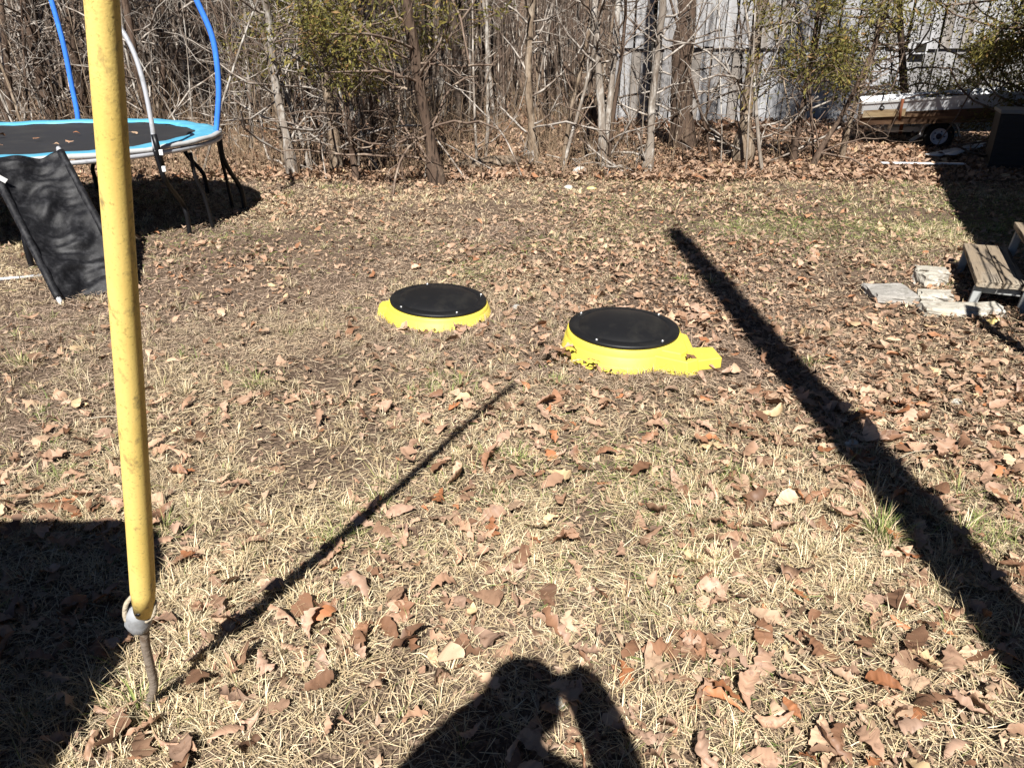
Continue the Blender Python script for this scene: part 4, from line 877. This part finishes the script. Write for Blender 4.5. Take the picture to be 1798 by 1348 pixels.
def leaf_density(x, y):
    base = np.clip((nzB(x + 7, y + 3, .9) * .55 + nzA(x, y, 2.6) * .45) * 2.6 - .62, .12, 1.2)
    right = np.clip((x - .6) / 1.2, 0, 1) * np.clip((6.0 - y) / 1.5, 0, 1) * np.clip((y - 1.9) / 1.2, 0, 1) * .9
    left = 1 - .5 * np.clip((.6 - x) / 1.2, 0, 1) * np.clip((8.2 - y) / 1.5, 0, 1) * np.clip((y - 2.0) / .8, 0, 1); base = base * left
    woods = np.clip((y - 9.0) / 1.2, 0, 1) * 1.3
    return np.clip(base + right + woods, 0, 1.6) / 1.6
def scatter(y0, y1, dens, xl=-.74, xr=.74):
    A = (y1 - y0) * (xr - xl) * ((y0 + y1) / 2 * .91 + .9); n = int(A * dens * 1.0)
    y = y0 + (y1 - y0) * rng.random(n * 2); x = rng.uniform(xl, xr, n * 2) * (y1 * .91 + .9); ok = (x > xl * (y * .91 + .9)) & (x < xr * (y * .91 + .9)) & (rng.random(n * 2) < leaf_density(x, y)) & ~inside_solid(x, y, -.02)
    return x[ok], y[ok]
# individual leaves close to the camera
x, y = scatter(1.0, 3.4, 270); sz = .028 + .09 * rng.random(len(x)) ** 1.5
show = sz / (y + .8); order = np.argsort(-show); inn = np.abs(x[order]) < .64 * (y[order] * .91 + .7); big = order[inn][:300]; rest = np.setdiff1d(order, big)
Wd, fac, vc = place_leaves(x[big], y[big], sz[big], 17, 41, .26, .008, .04); m = 51; F1 = fac[:32]
for i in range(len(big)):
    c0 = Wd[i].mean(0); me = mesh_np('oak_leaf', Wd[i] - c0, F1, col=vc[i * m:(i + 1) * m]); lf = link('oak_leaf', me, M['leaf'], ground); lf.location = c0
LV, LF, LC, o = [], [], [], 0
def add(W_, f_, c_):
    global o
    LV.append(W_.reshape(-1, 3)); LF.append(f_ + o); LC.append(c_); o += W_.size // 3
add(*place_leaves(x[rest], y[rest], sz[rest], 11, 42, .30, .0, .034))
x, y = scatter(3.2, 6.5, 330); add(*place_leaves(x, y, (.02 + .07 * rng.random(len(x)) ** 1.9), 7, 43, .34, .0, .035, 1, .18))
x, y = scatter(6.5, 9.8, 125); add(*place_leaves(x, y, rng.uniform(.03, .09, len(x)), 4, 44, .34, .0, .035, 1, .3))
x, y = scatter(9.4, 14, 250); add(*place_leaves(x, y, rng.uniform(.06, .13, len(x)), 3, 45, .45, .01, .07, .82, .2))
x, y = scatter(14, 24, 70); add(*place_leaves(x, y, rng.uniform(.09, .18, len(x)), 3, 46, .5, .01, .09, .7))
# crumbled bits of leaf worked into the thatch
x, y = scatter(1.0, 3.4, 800); add(*place_leaves(x, y, rng.uniform(.012, .045, len(x)), 3, 47, .5, .0, .025, 1, .55))
x, y = scatter(3.2, 6.5, 620); add(*place_leaves(x, y, rng.uniform(.015, .05, len(x)), 3, 48, .5, .0, .025, 1, .55))
x, y = scatter(6.5, 9.8, 260); add(*place_leaves(x, y, rng.uniform(.02, .055, len(x)), 3, 49, .5, .0, .03, 1, .55))
# drifts of leaves against the risers
for (px, py, sx_l, sy_l, nl) in ((1075, 636, .16, .06, 150), (1035, 618, .09, .05, 80), (745, 580, .25, .07, 30), (1215, 560, .12, .08, 24), (620, 1120, .22, .10, 22), (1180, 610, .5, .3, 40), (930, 1070, .3, .2, 22), (500, 1180, .25, .15, 18)):
    p = at(px, py); x = rng.normal(p.x, sx_l, nl); y = rng.normal(p.y, sy_l, nl); ok = ~inside_solid(x, y, .0); x, y = x[ok], y[ok]
    add(*place_leaves(x, y, rng.uniform(.055, .115, len(x)), 13, 60 + px, .5, .0, .085 if nl > 50 else .05))
lf = link('fallen_leaves', mesh_np('fallen_leaves', np.concatenate(LV), np.concatenate(LF), col=np.concatenate(LC)), M['leaf'], ground, kind='stuff')
print('leaf faces', sum(len(f) for f in LF))
# a few leaves and twigs on the trampoline mat
r_ = np.random.default_rng(90); n = 9; x = r_.uniform(-5.0, -3.4, n); y = r_.uniform(6.6, 7.8, n)
Wd, fac, vc = place_leaves(x, y, r_.uniform(.05, .09, n), 9, 91, .25, .0, .004); Wd[:, :, 2] += TH - .018 - gz(x, y)[:, None] + .02
for i in range(n):
    c0 = Wd[i].mean(0); me = mesh_np('oak_leaf', Wd[i] - c0, fac[:16], col=vc[i * 27:(i + 1) * 27]); q_ = link('oak_leaf', me, M['leaf']); q_.location = c0
    tag(q_, 'dry brown oak leaf lying on the trampoline mat', 'leaf', 'oak leaves on the trampoline mat')
# fallen twigs on the lawn
for i, (a_, b_, r_, lab) in enumerate([((150, 735), (235, 742), .004, 'thin pale twig lying in the grass right behind the yellow pole'), ((1290, 1110), (1370, 1120), .003, 'small twig in the grass beside the photographer shadow'), ((555, 1150), (640, 1148), .004, 'thin twig among leaves near the foot of the yellow pole'), ((1560, 815), (1640, 790), .004, 'thin twig on leaves right of the long pole shadow')]):
    A, B = at(*a_, .03), at(*b_, .035); mid = (A + B) / 2 + Vector((.01, .02, .012))
    tag(link('twig', tube_mesh('twig', smooth_path([A, mid, B], 8), np.linspace(r_, r_ * .6, 8) * .75, 6), M['rope']), lab, 'twig')
